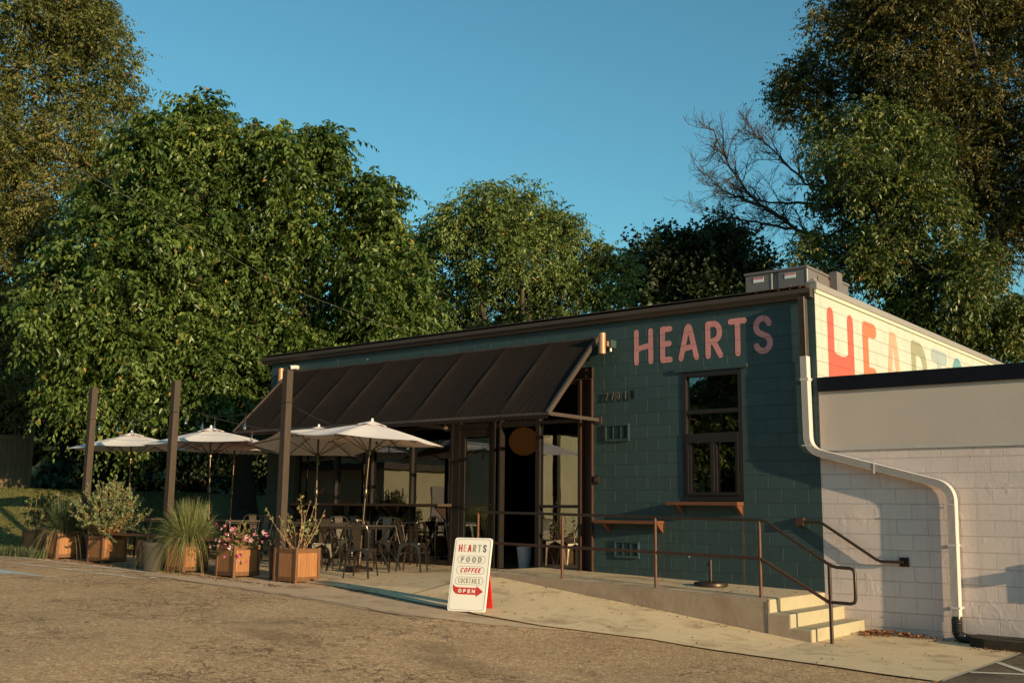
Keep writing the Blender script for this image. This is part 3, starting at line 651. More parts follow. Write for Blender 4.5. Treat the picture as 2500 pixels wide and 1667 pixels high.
# ---------------------------------------------------------------- wall fittings
M['lamp_tan']=plain('lamp_copper',(.42,.21,.12),.45,.25,.1,10)
def wall_lamp(x,z,lab):
    t=thing('wall_lamp',(x,0,z),0,lab,'lamp','copper cylinder lamps on the front wall')
    MB().lathe([(.052,-.17),(.06,-.17),(.06,.17),(.052,.17),(.052,-.15)],24,(0,-.2,0)).build('lamp_shade',M['lamp_tan'],t,smooth=True)
    bx('arm',M['lamp_tan'],t,(.03,.10,-.2,-.15,-.05,.03)); bx('wall_plate',M['teal'],t,(.02,.15,-.15,-.001,-.07,.06),bevel=.01)
    MB().tube([(.10,-.10,-.07),(.10,-.10,-.13)],.02,10).build('sensor',M['label_white'],t,smooth=True)
wall_lamp(-3.56,3.79,'copper cylinder lamp at the right end of the black awning')
wall_lamp(-11.72,3.83,'copper cylinder lamp at the left end of the black awning')
t=thing('security_camera',(-11.42,-.02,4.02),0,'small white security camera above the left end of the awning','camera')
MB().tube([(0,.015,0),(0,-.02,0),(0,-.06,0)],[.05,.045,.025],14).build('mount',M['white_metal'],t,smooth=True)
MB().tube([(.02,-.05,0),(-.02,-.17,-.02)],.045,14).build('camera_body',M['white_metal'],t,smooth=True)
MB().tube([(-.02,-.168,-.02),(-.022,-.177,-.021)],.032,14).build('lens',M['black_fascia'],t)
def vent(x0,x1,z0,z1,lab):
    t=thing('wall_vent',((x0+x1)/2,0,(z0+z1)/2),0,lab,'vent','louvred vents in the teal wall'); w_=(x1-x0)/2; hh=(z1-z0)/2
    bx('frame',M['teal'],t,(-w_,w_,-.03,-.001,hh-.03,hh),(-w_,w_,-.03,-.001,-hh,-hh+.04),(-w_,-w_+.03,-.03,-.001,-hh+.04,hh-.03),(w_-.03,w_,-.03,-.001,-hh+.04,hh-.03),(-w_*.36,-w_*.28,-.025,-.001,-hh+.04,hh-.03),(w_*.28,w_*.36,-.025,-.001,-hh+.04,hh-.03))
    mb=MB(); z=-hh+.045
    while z<hh-.035: mb.prism([(-w_+.031,-.02,z-.006),(w_-.031,-.02,z-.006),(w_-.031,-.004,z+.008),(-w_+.031,-.004,z+.008)],(0,0,.003)); z+=.017
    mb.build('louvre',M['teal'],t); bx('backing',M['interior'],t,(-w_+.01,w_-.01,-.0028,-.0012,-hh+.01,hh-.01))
vent(-3.63,-3.17,2.20,2.48,'upper louvred vent in the teal wall under the house number')
vent(-3.46,-3.0,.355,.62,'lower louvred vent near the foot of the teal wall below the small shelf')
t=thing('house_number',(0,0,0),0,'thin metal house number 2701 B on the teal wall','house number')
M['num_metal']=plain('number_metal',(.24,.20,.16),.4,.7)
for ch,xl,wx,mm in (('2',-3.62,.75,'num_metal'),('7',-3.51,.75,'num_metal'),('0',-3.395,.75,'num_metal'),('1',-3.235,1,'num_metal'),('B',-3.13,.85,'black_fascia')):
    letter(ch,.135,.014 if mm=='num_metal' else .02,.0028,(xl,-.03,2.872),(1,0,0),(0,0,1),M[mm],t,'number_character',depth=.012,wx=wx)
def shelf(x0,x1,z,lab):
    t=thing('wall_shelf',((x0+x1)/2,0,z),0,lab,'shelf','wooden drink shelves on the teal wall'); w_=(x1-x0)/2
    bx('board',M['shelf_wood'],t,(-w_,w_,-.21,-.001,-.05,0),bevel=.003)
    for s_ in (-w_+.16,w_-.06): MB().prism([(s_,-.19,-.052),(s_,-.002,-.052),(s_,-.002,-.19)],(.04,0,0)).build('bracket',M['shelf_wood'],t)
shelf(-2.40,-1.20,1.235,'orange-brown wooden shelf right under the serving window')
shelf(-3.74,-2.55,.945,'orange-brown wooden shelf on the wall between the doorway and the serving window')
t=thing('card_reader',(-3.79,-.02,1.59),0,'small black call box beside the steel door column','call box')
bx('housing',M['bronze'],t,(-.055,.055,-.035,.018,-.06,.06),bevel=.004); bx('button_plate',M['rail_rust_lit'],t,(-.02,.03,-.04,-.036,-.03,.03))
# window counter
t=thing('counter_ledge',(-9.1,0,0),0,'long dark wooden counter ledge along the shop windows','counter')
bx('board',M['counter_wood'],t,(-2.15,2.16,-.42,-.045,1.14,1.185),bevel=.003); bx('end_cap',M['post_wood'],t,(2.161,2.168,-.42,-.05,1.138,1.187))
mb=MB()
for x in (-2.0,-.7,.7,2.0): mb.prism([(x,-.36,1.138),(x,-.05,1.138),(x,-.05,.9)],(.03,0,0))
mb.build('bracket',M['dark_steel'],t)
# pendant lanterns inside
M['paper_orange']=plain('paper_orange',(.55,.19,.05),.8,0,.1,4); M['paper_cream']=plain('paper_cream',(.6,.45,.25),.8,0,.1,4)
for k_,e in (('paper_orange',.022),('paper_cream',.03)):
    b=M[k_].node_tree.nodes['Principled BSDF']; b.inputs['Emission Color'].default_value=(.9,.33,.08,1) if 'orange' in k_ else (.8,.5,.2,1); b.inputs['Emission Strength'].default_value=e
for x,y,z,r,mm,lab in ((-8.46,4,2.6,.33,'paper_orange','large round orange paper lantern hanging inside the open doorway'),(-10.8,4,2.76,.11,'paper_orange','small round orange lantern inside behind the shop window'),(-12.0+.1,4,2.65,.3,'paper_cream','round pale paper lantern inside at the left end of the shop')):
    t=thing('pendant_lantern',(x,y,z),0,lab,'lantern','paper lanterns hanging inside')
    pr=[]; 
    for i in range(33):
        a=-math.pi/2+math.pi*i/32; rr=r*math.cos(a)*(1+.012*(i%2)); pr.append((max(rr,.003),r*.95*math.sin(a)))
    MB().lathe(pr,28).build('shade',M[mm],t,smooth=True); MB().tube([(0,0,r*.9),(0,0,3.5-z)],.006,6).build('cord',M['bronze'],t)
t=thing('window_curtain',(-4.56,.55,0),0,'pale cloth banner hanging inside the right shop window','banner')
m=plain('banner_cloth',(.42,.36,.24),.9,0,.15,5); b=m.node_tree.nodes['Principled BSDF']
mb=MB(); V=[];F=[]
for j in range(2):
    for i in range(40): x=-.42+.84*i/39; V.append((x,.02*math.sin(x*30),1.2+j*1.2))
F=[(i,i+1,i+41,i+40) for i in range(39)]; mb.add(V,F); mb.add([(x,y+.004,z) for x,y,z in V],[tuple(reversed(q)) for q in F]); mb.build('cloth',m,t,fixn=False,smooth=True)
MB().tube([(-.45,0,2.41),(.45,0,2.41)],.012,8).build('rod',M['bronze'],t)
t=thing('plant_pot',(-5.62,.42,.08),0,'tall white pot standing just inside the open doorway','pot')
MB().lathe([(.02,0),(.10,0),(.14,.38),(.125,.38),(.10,.05),(.01,.04)],24).build('pot_body',M['white_metal'],t,smooth=True)
# ---------------------------------------------------------------- railings
t=thing('handrail',(0,0,0),0,'rusty brown pipe railing with a closed loop end along the landing and steps','railing')
YR=-1.65; rp=.021
tops=[(-4.92,.0),(-.12,.0)]
mb=MB(); path=[(-4.93,YR,1.05),(-.16,YR,.985),(-.09,YR,.975),(-.04,YR,.945),(.72,YR,.475),(.78,YR,.445),(.84,YR,.43),(1.0,YR,.425),(1.045,YR,.41),(1.06,YR,.36),(1.06,YR,.07),(1.045,YR,.02),(1.0,YR,.005),(.76,YR,.01)]
mb.tube(path,rp,12); mb.build('top_rail',M['rail'],t,smooth=True)
mb=MB(); mb.tube([(-4.93,YR,.585),(-.17,YR,.505)],rp,12); mb.build('middle_rail',M['rail_brown_shaded'],t,smooth=True); mb=MB(); mb.tube([(-.16,YR,.5),(.74,YR,.0)],rp,12); mb.build('middle_rail',M['rail_brown_shaded'],t,smooth=True)
for x,zt_ in ((-4.93,1.05),(-3.30,1.03),(-1.72,1.0),(-.17,.98)): MB().tube([(x,YR,lz(x)-.0),(x,YR,zt_)],.0215,12).build('post',M['rail_rust_lit'],t,smooth=True)
MB().tube([(.745,YR,-.5),(.745,YR,.455)],.0235,12).build('post',M['rail'],t,smooth=True)
t=thing('wall_handrail',(0,0,0),0,'short brown pipe handrail fixed to the wall above the steps','railing')
mb=MB(); mb.tube([(-.30,-.06,.965),(-.02,-.065,.965),(.03,-.065,.94),(.76,-.065,.475),(.82,-.065,.455),(1.10,-.065,.455)],.02,12); mb.build('rail',M['rail'],t,smooth=True)
bx('wall_bracket',M['steel_brown'],t,(-.37,-.25,-.085,-.002,.905,1.02),bevel=.004); bx('wall_bracket',M['dark_steel'],t,(1.05,1.17,-.02,-.002,.395,.515)); MB().tube([(1.10,-.02,.455),(1.10,-.075,.455)],.02,10).build('bracket_stub',M['rail'],t,smooth=True)
t=thing('umbrella_base',(-1.38,-.72,lz(-1.38)+.005),0,'empty round iron parasol base standing on the landing','parasol base')
MB().lathe([(.002,.0),(.235,.0),(.24,.035),(.23,.055),(.18,.062),(.05,.075),(.002,.078)],36).build('plate',M['rail'],t,smooth=True)
MB().tube([(0,0,.07),(0,0,.37)],.024,14).build('tube',M['rail'],t,smooth=True); MB().tube([(-.02,-.0,.30),(-.05,-.0,.30)],.012,8).build('knob',M['black_fascia'],t)
# ---------------------------------------------------------------- A-frame sign
def ln(a,b,t): return a+(b-a)*t
sx,sy=-3.07,-4.045; sg=thing('sidewalk_sign',(sx,sy,h(sx,sy)+.012),math.atan2(.13,.52),'cream A-frame sign with red back panel reading HEARTS FOOD COFFEE COCKTAILS OPEN','sign')
M['sign_cream']=plain('sign_cream',(.86,.82,.75),.45,0,.04,3); M['sign_red']=plain('sign_red',(.60,.03,.025),.45,0,.08,3)
tilt=R(12.5); SW,SH=.535,.935
Mf=Matrix.Rotation(-tilt,4,'X')
def rrect(w_,h_,r,n=6,cx=0,cy=0):
    o=[]
    for (qx,qy,a0) in ((w_/2-r,h_/2-r,0),(-w_/2+r,h_/2-r,90),(-w_/2+r,-h_/2+r,180),(w_/2-r,-h_/2+r,270)):
        for i in range(n+1): a=R(a0+90*i/n); o.append((cx+qx+r*math.cos(a),cy+qy+r*math.sin(a)))
    return o
fp=MB(); fp.prism([(x,0,z+SH/2) for x,z in rrect(SW,SH,.035)],(0,.022,0),Mf); fpo=fp.build('front_panel',M['sign_cream'],sg)
bpm=MB(); Mb_=Matrix.Translation((-.03,.445,0))@Matrix.Rotation(tilt,4,'X'); bpm.prism([(x,0,z+SH/2-.01) for x,z in rrect(SW-.13,SH-.03,.03)],(0,-.022,0),Mb_); bpm.build('back_panel',M['sign_red'],sg)
def ring(outer,inner,y):
    n=len(outer); v=[(x,y,z) for x,z in outer]+[(x,y,z) for x,z in inner]
    return [Mf@Vector(q) for q in v],[(i,(i+1)%n,(i+1)%n+n,i+n) for i in range(n)]
M['ink_dark']=plain('ink_dark',(.10,.09,.08),.5); M['ink_grey']=plain('ink_grey',(.27,.29,.26),.5); M['ink_olive']=plain('ink_olive',(.33,.27,.16),.5); M['ink_peach']=plain('ink_peach',(.66,.40,.28),.5); M['ink_red']=plain('ink_red',(.55,.045,.03),.5); M['ink_blue']=plain('ink_blue',(.055,.09,.12),.5); M['ink_silver']=plain('ink_silver',(.34,.36,.36),.5)
def outline(w_,h_,r,cz,th=.0035,mm='ink_dark'):
    v,f_=ring(rrect(w_,h_,r,8,0,cz),rrect(w_-2*th,h_-2*th,r-th,8,0,cz),-.0018); mb=MB(); mb.add(v,f_); mb.build('printed_outline',M[mm],fpo,fixn=False)
outline(SW-.035,SH-.035,.045,SH/2)
for cz in (.655,.52,.385): outline(.40,.10,.05,cz)
def word(txt,cz,hh,wd,width,mats,slant=0,y=-.0022,cx=0,gap=.25):
    adv=[];
    tw=0
    for c_ in txt: tw+=GL[c_][0]*(hh-wd)+wd+gap*hh
    tw-=gap*hh
    fx=(width-0)/tw; x=cx-width/2
    for c_,mm in zip(txt,mats):
        wt=(GL[c_][0]*(hh-wd)+wd)
        wxx=max(.05,(wt*fx-wd)/max(1e-6,GL[c_][0]*(hh-wd))) if GL[c_][0]>0 else 1
        o_=Mf@Vector((x,y,cz-hh/2)); ux=Vector((1,0,0)); uz=(Mf.to_3x3()@Vector((0,0,1)))
        letter(c_,hh,wd,.0028,o_,ux,uz,M[mm],fpo,'printed_letter',slant=slant,wx=wxx)
        x+=(wt+gap*hh)*fx
word('HEARTS',.80,.098,.017,.40,['ink_red','ink_peach','ink_red','ink_olive','ink_silver','ink_blue'],gap=.22)
word('FOOD',.655,.072,.018,.30,['ink_grey']*4,gap=.28)
word('COFFEE',.52,.062,.013,.29,['ink_red']*6,slant=.28,gap=.2)
word('COCKTAILS',.385,.066,.0085,.31,['ink_olive']*9,gap=.22)
ar=[(-.225,.34),(-.21,.322),(-.18,.305),(-.14,.30),(.12,.30),(.115,.325),(.215,.255),(.115,.185),(.12,.212),(-.12,.212),(-.17,.218),(-.205,.245),(-.222,.285)]
mb=MB(); mb.add([Mf@Vector((x,-.0016,z)) for x,z in ar],[tuple(range(13))]); mb.build('printed_arrow',M['ink_red'],fpo,fixn=False)
word('OPEN',.256,.048,.012,.24,['sign_cream']*4,y=-.0028,cx=-.02,gap=.3)
# ---------------------------------------------------------------- patio furniture
M['chair']=plain('chair_gunmetal',(.12,.10,.082),.28,.85,.25,16); M['chair_dark']=M['chair']
M['table_top']=plain('table_slats',(.07,.052,.04),.5,.2,.2,6); M['stool']=plain('stool_steel',(.17,.14,.115),.22,.95,.2,10)
def leg_plate(mb,zt,top,bot,wt,wb,th,sx,sy,arch=.1):
    # two thin plates meeting in a corner that taper from a wide arched top to a narrow foot
    for ax in (0,1):
        n_=9; out=[];inn=[]
        for i in range(n_+1):
            tt=i/n_; z=zt*(1-tt); c=top+(bot-top)*tt; ww=wb+(wt-wb)*((1-tt)**2.2)+arch*max(0,(1-tt*4.5))**2.2
            a=(sx*c,sy*c,z); b_=(sx*(c-ww),sy*c,z) if ax==0 else (sx*c,sy*(c-ww),z)
            out.append(a); inn.append(b_)
        d_=(0,-sy*th,0) if ax==0 else (-sx*th,0,0)
        v=out+inn; n2=len(out); v2=[tuple(Vector(q)+Vector(d_)) for q in v]; fs=[]
        for i in range(n_):
            fs+=[(i,i+1,n2+i+1,n2+i),(2*n2+i,2*n2+n2+i,2*n2+n2+i+1,2*n2+i+1),(i,2*n2+i,2*n2+i+1,i+1),(n2+i,n2+i+1,3*n2+i+1,3*n2+i)]
        mb.add(v+v2,fs)
def make_chair(label):
    t=thing('metal_chair',(0,0,0),0,label,'chair','black metal chairs on the patio')
    bm_=MB(); bm_.prism([(x,y,.435) for x,y in rrect(.37,.36,.05,5)],(0,0,.018)); bm_.build('seat',M['chair'],t,bevel=.005,smooth=True)
    for sx in (-1,1):
        for sy in (-1,1):
            mb=MB(); leg_plate(mb,.438,.172,.215,.055,.022,.005,sx,sy,.13); mb.build('leg',M['chair'],t)
    hoop=[(-.172,.165,.44),(-.185,.20,.58),(-.19,.235,.72),(-.175,.255,.79),(-.13,.265,.83),(-.06,.27,.845),(.06,.27,.845),(.13,.265,.83),(.175,.255,.79),(.19,.235,.72),(.185,.20,.58),(.172,.165,.44)]
    MB().tube(hoop,.0095,8).build('back_hoop',M['chair'],t,smooth=True)
    mb=MB(); P_=[(.155,.155+.0,.45),(.185,.19,.6),(.255,.255,.835)]
    V=[(-.055,.17,.45),(.055,.17,.45),(.068,.205,.62),(.078,.258,.83),(-.078,.258,.83),(-.068,.205,.62)]
    mb.add(V+[(x,y+.006,z) for x,y,z in V],[(0,1,2,5),(5,2,3,4),(6,11,8,7),(11,10,9,8),(0,6,7,1),(1,7,8,2),(2,8,9,3),(3,9,10,4),(4,10,11,5),(5,11,6,0)]); mb.build('splat',M['chair'],t)
    mb=MB(); mb.tube([(-.18,.18,.30),(.18,-.18,.30)],.005,6); mb.tube([(-.18,-.18,.305),(.18,.18,.305)],.005,6); mb.build('cross_brace',M['chair'],t)
    return t
def make_stool(label):
    t=thing('bar_stool',(0,0,0),0,label,'bar stool','steel bar stools at the window counter')
    bm_=MB(); bm_.prism([(x,y,.745) for x,y in rrect(.31,.31,.04,5)],(0,0,.02)); bm_.build('seat',M['stool'],t,bevel=.005,smooth=True)
    for sx in (-1,1):
        for sy in (-1,1):
            mb=MB(); leg_plate(mb,.748,.145,.21,.05,.02,.005,sx,sy,.02); mb.build('leg',M['stool'],t)
    mb=MB(); q=.193
    for a,b in (((-q,-q),(q,-q)),((q,-q),(q,q)),((q,q),(-q,q)),((-q,q),(-q,-q))): mb.tube([(*a,.23),(*b,.23)],.007,6)
    q=.17
    for a,b in (((-q,-q),(q,-q)),((q,q),(-q,q))): mb.tube([(*a,.62),(*b,.62)],.005,6)
    mb.build('foot_rest',M['stool'],t); return t
def make_table(label):
    t=thing('bistro_table',(0,0,0),0,label,'table','dark bistro tables under the parasols')
    mb=MB()
    for i in range(7): y=-.37+i*.1065; mb.box(-.56,.56,y,y+.1,.715,.74)
    mb.build('table_top',M['table_top'],t,bevel=.002); bx('apron',M['chair'],t,(-.5,.5,-.345,-.33,.675,.714),(-.5,.5,.33,.345,.675,.714),(-.5,-.485,-.329,.329,.675,.714),(.485,.5,-.329,.329,.675,.714))
    for sx in (-1,1):
        for sy in (-1,1):
            P_=[(.47,.29,.70),(.44,.28,.62),(.36,.26,.50),(.335,.255,.42),(.37,.26,.32),(.45,.28,.20),(.51,.30,.08),(.53,.31,0)]
            MB().tube([(x*sx,y*sy,z) for x,y,z in P_],.016,8,ry=.024).build('leg',M['chair'],t,smooth=True)
    return t
c0=make_chair('black metal chair with its back to the camera at the table nearest the sandwich sign'); t0=make_table('dark bistro table in front of the shop windows beside the bare-stemmed planter')
s0=make_stool('steel bar stool standing last on the right under the counter ledge')
TBL=[(-6.95,-2.15,28,None),(-8.6,-1.75,20,'dark bistro table behind the black post and bare-stemmed planter'),(-11.0,-1.9,-5,'dark bistro table hidden behind the feathery grass in the middle planter'),(-13.5,-2.0,6,'dark bistro table beside the silvery shrub at the far left')]
for i,(x,y,rz,lab) in enumerate(TBL):
    z=h(x,y)+.013
    if i==0: t0.location=(x,y,z); t0.rotation_euler=(0,0,R(rz))
    else: dup(t0,(x,y,z),R(rz),lab)
# chairs: x,y,facing angle (0 = back towards +y, sitter looks to -y)
CH=[(-6.35,-2.78,225,None),(-6.15,-1.85,118,'black metal chair on the right side of the table nearest the shop door'),(-7.25,-1.45,28,'black metal chair on the window side of the table nearest the shop door'),
(-7.72,-2.5,255,'black metal chair left of the table nearest the shop door seen side on'),
(-8.2,-1.45,75,'black metal chair between the two tables in front of the shop windows'),(-8.75,-1.0,0,'black metal chair against the counter stools at the second table'),(-9.5,-1.9,265,'black metal chair left of the second table behind the black post'),
(-11.05,-1.15,5,'black metal chair on the far side of the table behind the feathery grass'),(-10.3,-1.7,80,'black metal chair upright between the feathery grass and the flower planter'),(-11.7,-2.2,260,'black metal chair left of the table behind the feathery grass'),
(-13.0,-1.4,15,'black metal chair on the far side of the leftmost table'),(-13.1,-2.5,190,'black metal chair with its back to the camera at the leftmost table')]
for i,(x,y,a,lab) in enumerate(CH):
    z=h(x,y)+.014
    if i==0: c0.location=(x,y,z); c0.rotation_euler=(0,0,R(a-20))
    else: dup(c0,(x,y,z),R(a),lab)
sl=['second','third','fourth','fifth','sixth']
for i in range(6):
    x=-7.3-.72*i; y=-.62-.04*(i%2); z=h(x,y)+.014
    if i==0: s0.location=(x,y,z); s0.rotation_euler=(0,0,R(12))
    else: dup(s0,(x,y,z),R((7,-10,4,15,-6)[i-1]),'steel bar stool, %s from the right under the counter ledge'%sl[i-1])
# parasols
M['fabric_w']=None
m,n,l,b=newmat('parasol_cloth'); v=obj(n)
c=mixc(n,l,noise(n,l,v,3,4),(.88,.79,.76),(.93,.86,.83)); l.new(c,b.inputs['Base Color']); b.inputs['Roughness'].default_value=.9; b.inputs['Specular IOR Level'].default_value=.15
bump(n,l,noise(n,l,v,7,3,.6,.5),.25,.02,b); tl=n.new('ShaderNodeBsdfTranslucent'); tl.inputs[0].default_value=(.5,.27,.2,1); mx=n.new('ShaderNodeMixShader'); mx.inputs[0].default_value=.22
l.new(b.outputs[0],mx.inputs[1]); l.new(tl.outputs[0],mx.inputs[2]); l.new(mx.outputs[0],n['Material Output'].inputs[0]); M['fabric_w']=m
M['pole']=plain('parasol_pole',(.10,.075,.055),.3,.85,.2,6)
def make_umb(label):
    t=thing('parasol',(0,0,0),0,label,'parasol','pale parasols over the patio tables')
    MB().lathe([(.002,0),(.24,0),(.245,.03),(.23,.05),(.06,.08),(.03,.10),(.03,.36),(.022,.37)],30).build('base',M['rail'],t,smooth=True)
    MB().tube([(0,0,.06),(0,0,1.0),(0,0,2.36)],.019,12).build('pole',M['pole'],t,smooth=True)
    cr=MB().lathe([(.021,1.18),(.036,1.2),(.04,1.26),(.036,1.33),(.021,1.36)],14).build('crank_box',M['pole'],t,smooth=True)
    MB().tube([(.035,0,1.27),(.09,0,1.27),(.10,0,1.32),(.16,0,1.33)],.007,6).build('crank_handle',M['pole'],cr)
    n_=6; RR=1.25; V=[];F=[]; ns=12; nr=8; zt_=2.42; ze=2.13
    for j in range(nr+1):
        q=j/nr
        for i in range(n_*ns):
            a=2*math.pi*i/(n_*ns); fr=(i%ns)/ns; ca=math.cos(math.pi/n_)/math.cos((fr-.5)*2*math.pi/n_)
            rad=max(.02,RR*q)*ca*(1-.05*q*math.sin(math.pi*fr)); z=zt_-(zt_-ze)*(q**1.04)+ .012*math.sin(math.pi*q)*1.0 -.045*math.sin(math.pi*fr)*math.sin(math.pi*min(1,q*.9))*q
            z+= -.012*math.sin(math.pi*fr)*0
            V.append((rad*math.cos(a),rad*math.sin(a),z))
    N_=n_*ns
    for j in range(nr):
        for i in range(N_): F.append((j*N_+i,j*N_+(i+1)%N_,(j+1)*N_+(i+1)%N_,(j+1)*N_+i))
    mb=MB(); mb.add(V,F); o=mb.build('canopy',M['fabric_w'],t,smooth=True,fixn=False)
    # top vent flap
    V=[];F=[]
    for j in range(4):
        q=j/3
        for i in range(36):
            a=2*math.pi*i/36; V.append(((.03+.22*q)*math.cos(a),(.03+.22*q)*math.sin(a),2.455-.075*q+.012*math.cos(6*a)*q))
    for j in range(3):
        for i in range(36): F.append((j*36+i,j*36+(i+1)%36,(j+1)*36+(i+1)%36,(j+1)*36+i))
    mb=MB(); mb.add(V,F); mb.build('vent_flap',M['fabric_w'],t,smooth=True,fixn=False)
    MB().lathe([(.001,2.505),(.018,2.50),(.022,2.485),(.018,2.47),(.028,2.46),(.028,2.44)],14).build('finial',M['label_white'],t,smooth=True)
    for i in range(n_):
        a=2*math.pi*i/n_; d_=Vector((math.cos(a),math.sin(a),0))
        mb=MB(); mb.tube([d_*.03+Vector((0,0,2.37)),d_*.6+Vector((0,0,2.255)),d_*1.22+Vector((0,0,2.10))],.008,6); mb.tube([d_*.02+Vector((0,0,1.93)),d_*.62+Vector((0,0,2.235))],.007,6); mb.build('rib',M['pole'],t)
    MB().lathe([(.02,1.89),(.04,1.9),(.04,1.97),(.02,1.98)],12).build('runner',M['pole'],t)
    return t
u0=make_umb('pale parasol nearest the shop door, rightmost over the patio')
UM=[(-7.02,-2.2,52,3,(-2.2,2.6),1.0,None),(-8.62,-1.78,47,0,(0,0),.99,'pale parasol tipped so its shaded underside shows, behind the black post'),(-11.45,-1.97,56,0,(1,-1.5),1.02,'pale parasol between the middle post and the black post, in front of another'),
(-12.2,-.95,44,0,(0,1),.99,'pale parasol partly hidden behind the one right of the middle post'),(-14.2,-2.0,53,0,(1,-1),1.02,'leftmost pale parasol behind the left post')]
for i,(x,y,a,_,(tx,ty),sc,lab) in enumerate(UM):
    z=h(x,y)+.014; o=u0 if i==0 else dup(u0,None,None,lab)
    o.location=(x,y,z); o.rotation_euler=(Matrix.Rotation(R(tx),3,'X')@Matrix.Rotation(R(ty),3,'Y')@Matrix.Rotation(R(a),3,'Z')).to_euler(); o.scale=(sc,sc,sc)
    if i==1:
        axl=Matrix.Rotation(-R(a),3,'Z')@Vector((.64,.77,0)); Q=Matrix.Translation((0,0,2.2))@Matrix.Rotation(R(-7.5),4,axl)@Matrix.Translation((0,0,-2.2))
        for k_ in ALL[o]:
            if k_.name.split('.')[0] in ('canopy','vent_flap','finial','rib','runner'): k_.matrix_local=Q
# ---------------------------------------------------------------- posts and string lights
for x,y,zt_,lab in ((-7.31,-3.6,3.25,'dark wooden post behind the bare-stemmed planter, nearest the awning'),(-10.38,-3.6,3.29,'brown wooden post rising behind the feathery grass planter'),(-13.13,-3.6,3.35,'leftmost brown wooden post behind the silvery shrub')):
    t=thing('wooden_post',(x,y,h(x,y)),0,lab,'post','wooden posts along the planters'); z0=h(x,y)
    bx('shaft',M['post_wood'],t,(-.06,.06,-.06,.06,-.02,zt_-z0),bevel=.004)
    MB().tube([(-.064,-.064,2.72-z0),(.064,-.064,2.73-z0),(.064,.064,2.74-z0),(-.064,.064,2.73-z0),(-.064,-.064,2.72-z0)],.006,5).build('wire_wrap',M['bronze'],t)
m,n,l,b=newmat('bulb_glass'); n.remove(b); tr=n.new('ShaderNodeBsdfTransparent'); tr.inputs[0].default_value=(.8,.78,.75,1); gl=n.new('ShaderNodeBsdfGlossy'); gl.inputs[1].default_value=.08; mx=n.new('ShaderNodeMixShader'); mx.inputs[0].default_value=.3
l.new(tr.outputs[0],mx.inputs[1]); l.new(gl.outputs[0],mx.inputs[2]); l.new(mx.outputs[0],n['Material Output'].inputs[0]); M['bulb']=m
def string_light(a,b_,sag,ts,lab):
    a,b_=Vector(a),Vector(b_); t=thing('string_light',tuple(a),0,lab,'string light','cafe string lights over the patio')
    f_=lambda q:(b_-a)*q+Vector((0,0,-4*sag*q*(1-q)))
    MB().tube([f_(i/24) for i in range(25)],.007,6).build('cable',M['bronze'],t)
    for q in ts:
        p_=f_(q); MB().tube([p_,p_+Vector((0,0,-.10))],[.006,.006],6).build('drop_wire',M['bronze'],t)
        sk_=MB().lathe([(.004,-.09),(.016,-.10),(.018,-.15),(.014,-.155)],10,tuple(p_)).build('socket',M['bronze'],t,smooth=True)
        MB().lathe([(.013,-.155),(.015,-.175),(.030,-.215),(.033,-.24),(.024,-.265),(.006,-.275)],12,tuple(p_)).build('bulb',M['bulb'],t,smooth=True)
string_light((-13.1,-3.54,2.82),(-10.42,-3.54,2.86),.20,(.06,.5,.95),'string of clear bulbs between the left and middle wooden posts')
string_light((-10.34,-3.54,2.84),(-7.36,-3.54,2.80),.22,(.08,.36,.64),'string of clear bulbs between the middle post and the post nearest the awning')
string_light((-13.08,-3.5,2.84),(-11.7,-.02,2.50),.14,(.10,.36,.62,.85),'string of clear bulbs from the left post back to the end of the shop wall')
string_light((-10.34,-3.5,2.82),(-9.7,-.06,2.52),.14,(.12,.4,.66,.86),'string of clear bulbs from the middle post in under the awning')
string_light((-7.3,-3.5,2.70),(-7.6,-.06,2.5),.24,(.3,.6,.85),'string of clear bulbs from the post nearest the awning towards the shop windows')
# overhead cable
t=thing('overhead_cable',(0,0,0),0,'thin pale overhead wire slanting down from the upper left to the building roof','cable')
cpts=[(-1.5,-13.6,4.3),(-4.64,-10.51,5.17),(-6.15,-8.98,5.57),(-8.39,-6.65,5.92),(-10.24,-3.76,6.07),(-11.4,-.86,5.79),(-12.25,2.12,5.66),(-12.81,5.23,5.51),(-13.24,6.9,5.48)]
sm=[]
for i in range(len(cpts)-1):
    a,b_=Vector(cpts[i]),Vector(cpts[i+1]); pm=Vector(cpts[max(i-1,0)]); pn=Vector(cpts[min(i+2,len(cpts)-1)])
    for q in range(5):
        t_=q/5; sm.append(.5*((2*a)+(b_-pm)*t_+(2*pm-5*a+4*b_-pn)*t_*t_+(3*a-pm-3*b_+pn)*t_**3))
sm.append(Vector(cpts[-1]))
MB().tube(sm,.0035,6).build('cable',plain('cable_pale',(.20,.17,.14),.5,.2),t)
t=thing('service_mast',(-13.24,6.9,0),0,'slim metal mast behind the building that the overhead wire runs to','mast')
MB().tube([(0,0,0),(0,0,5.5)],.035,10).build('mast_pole',M['taupe_metal'],t,smooth=True)
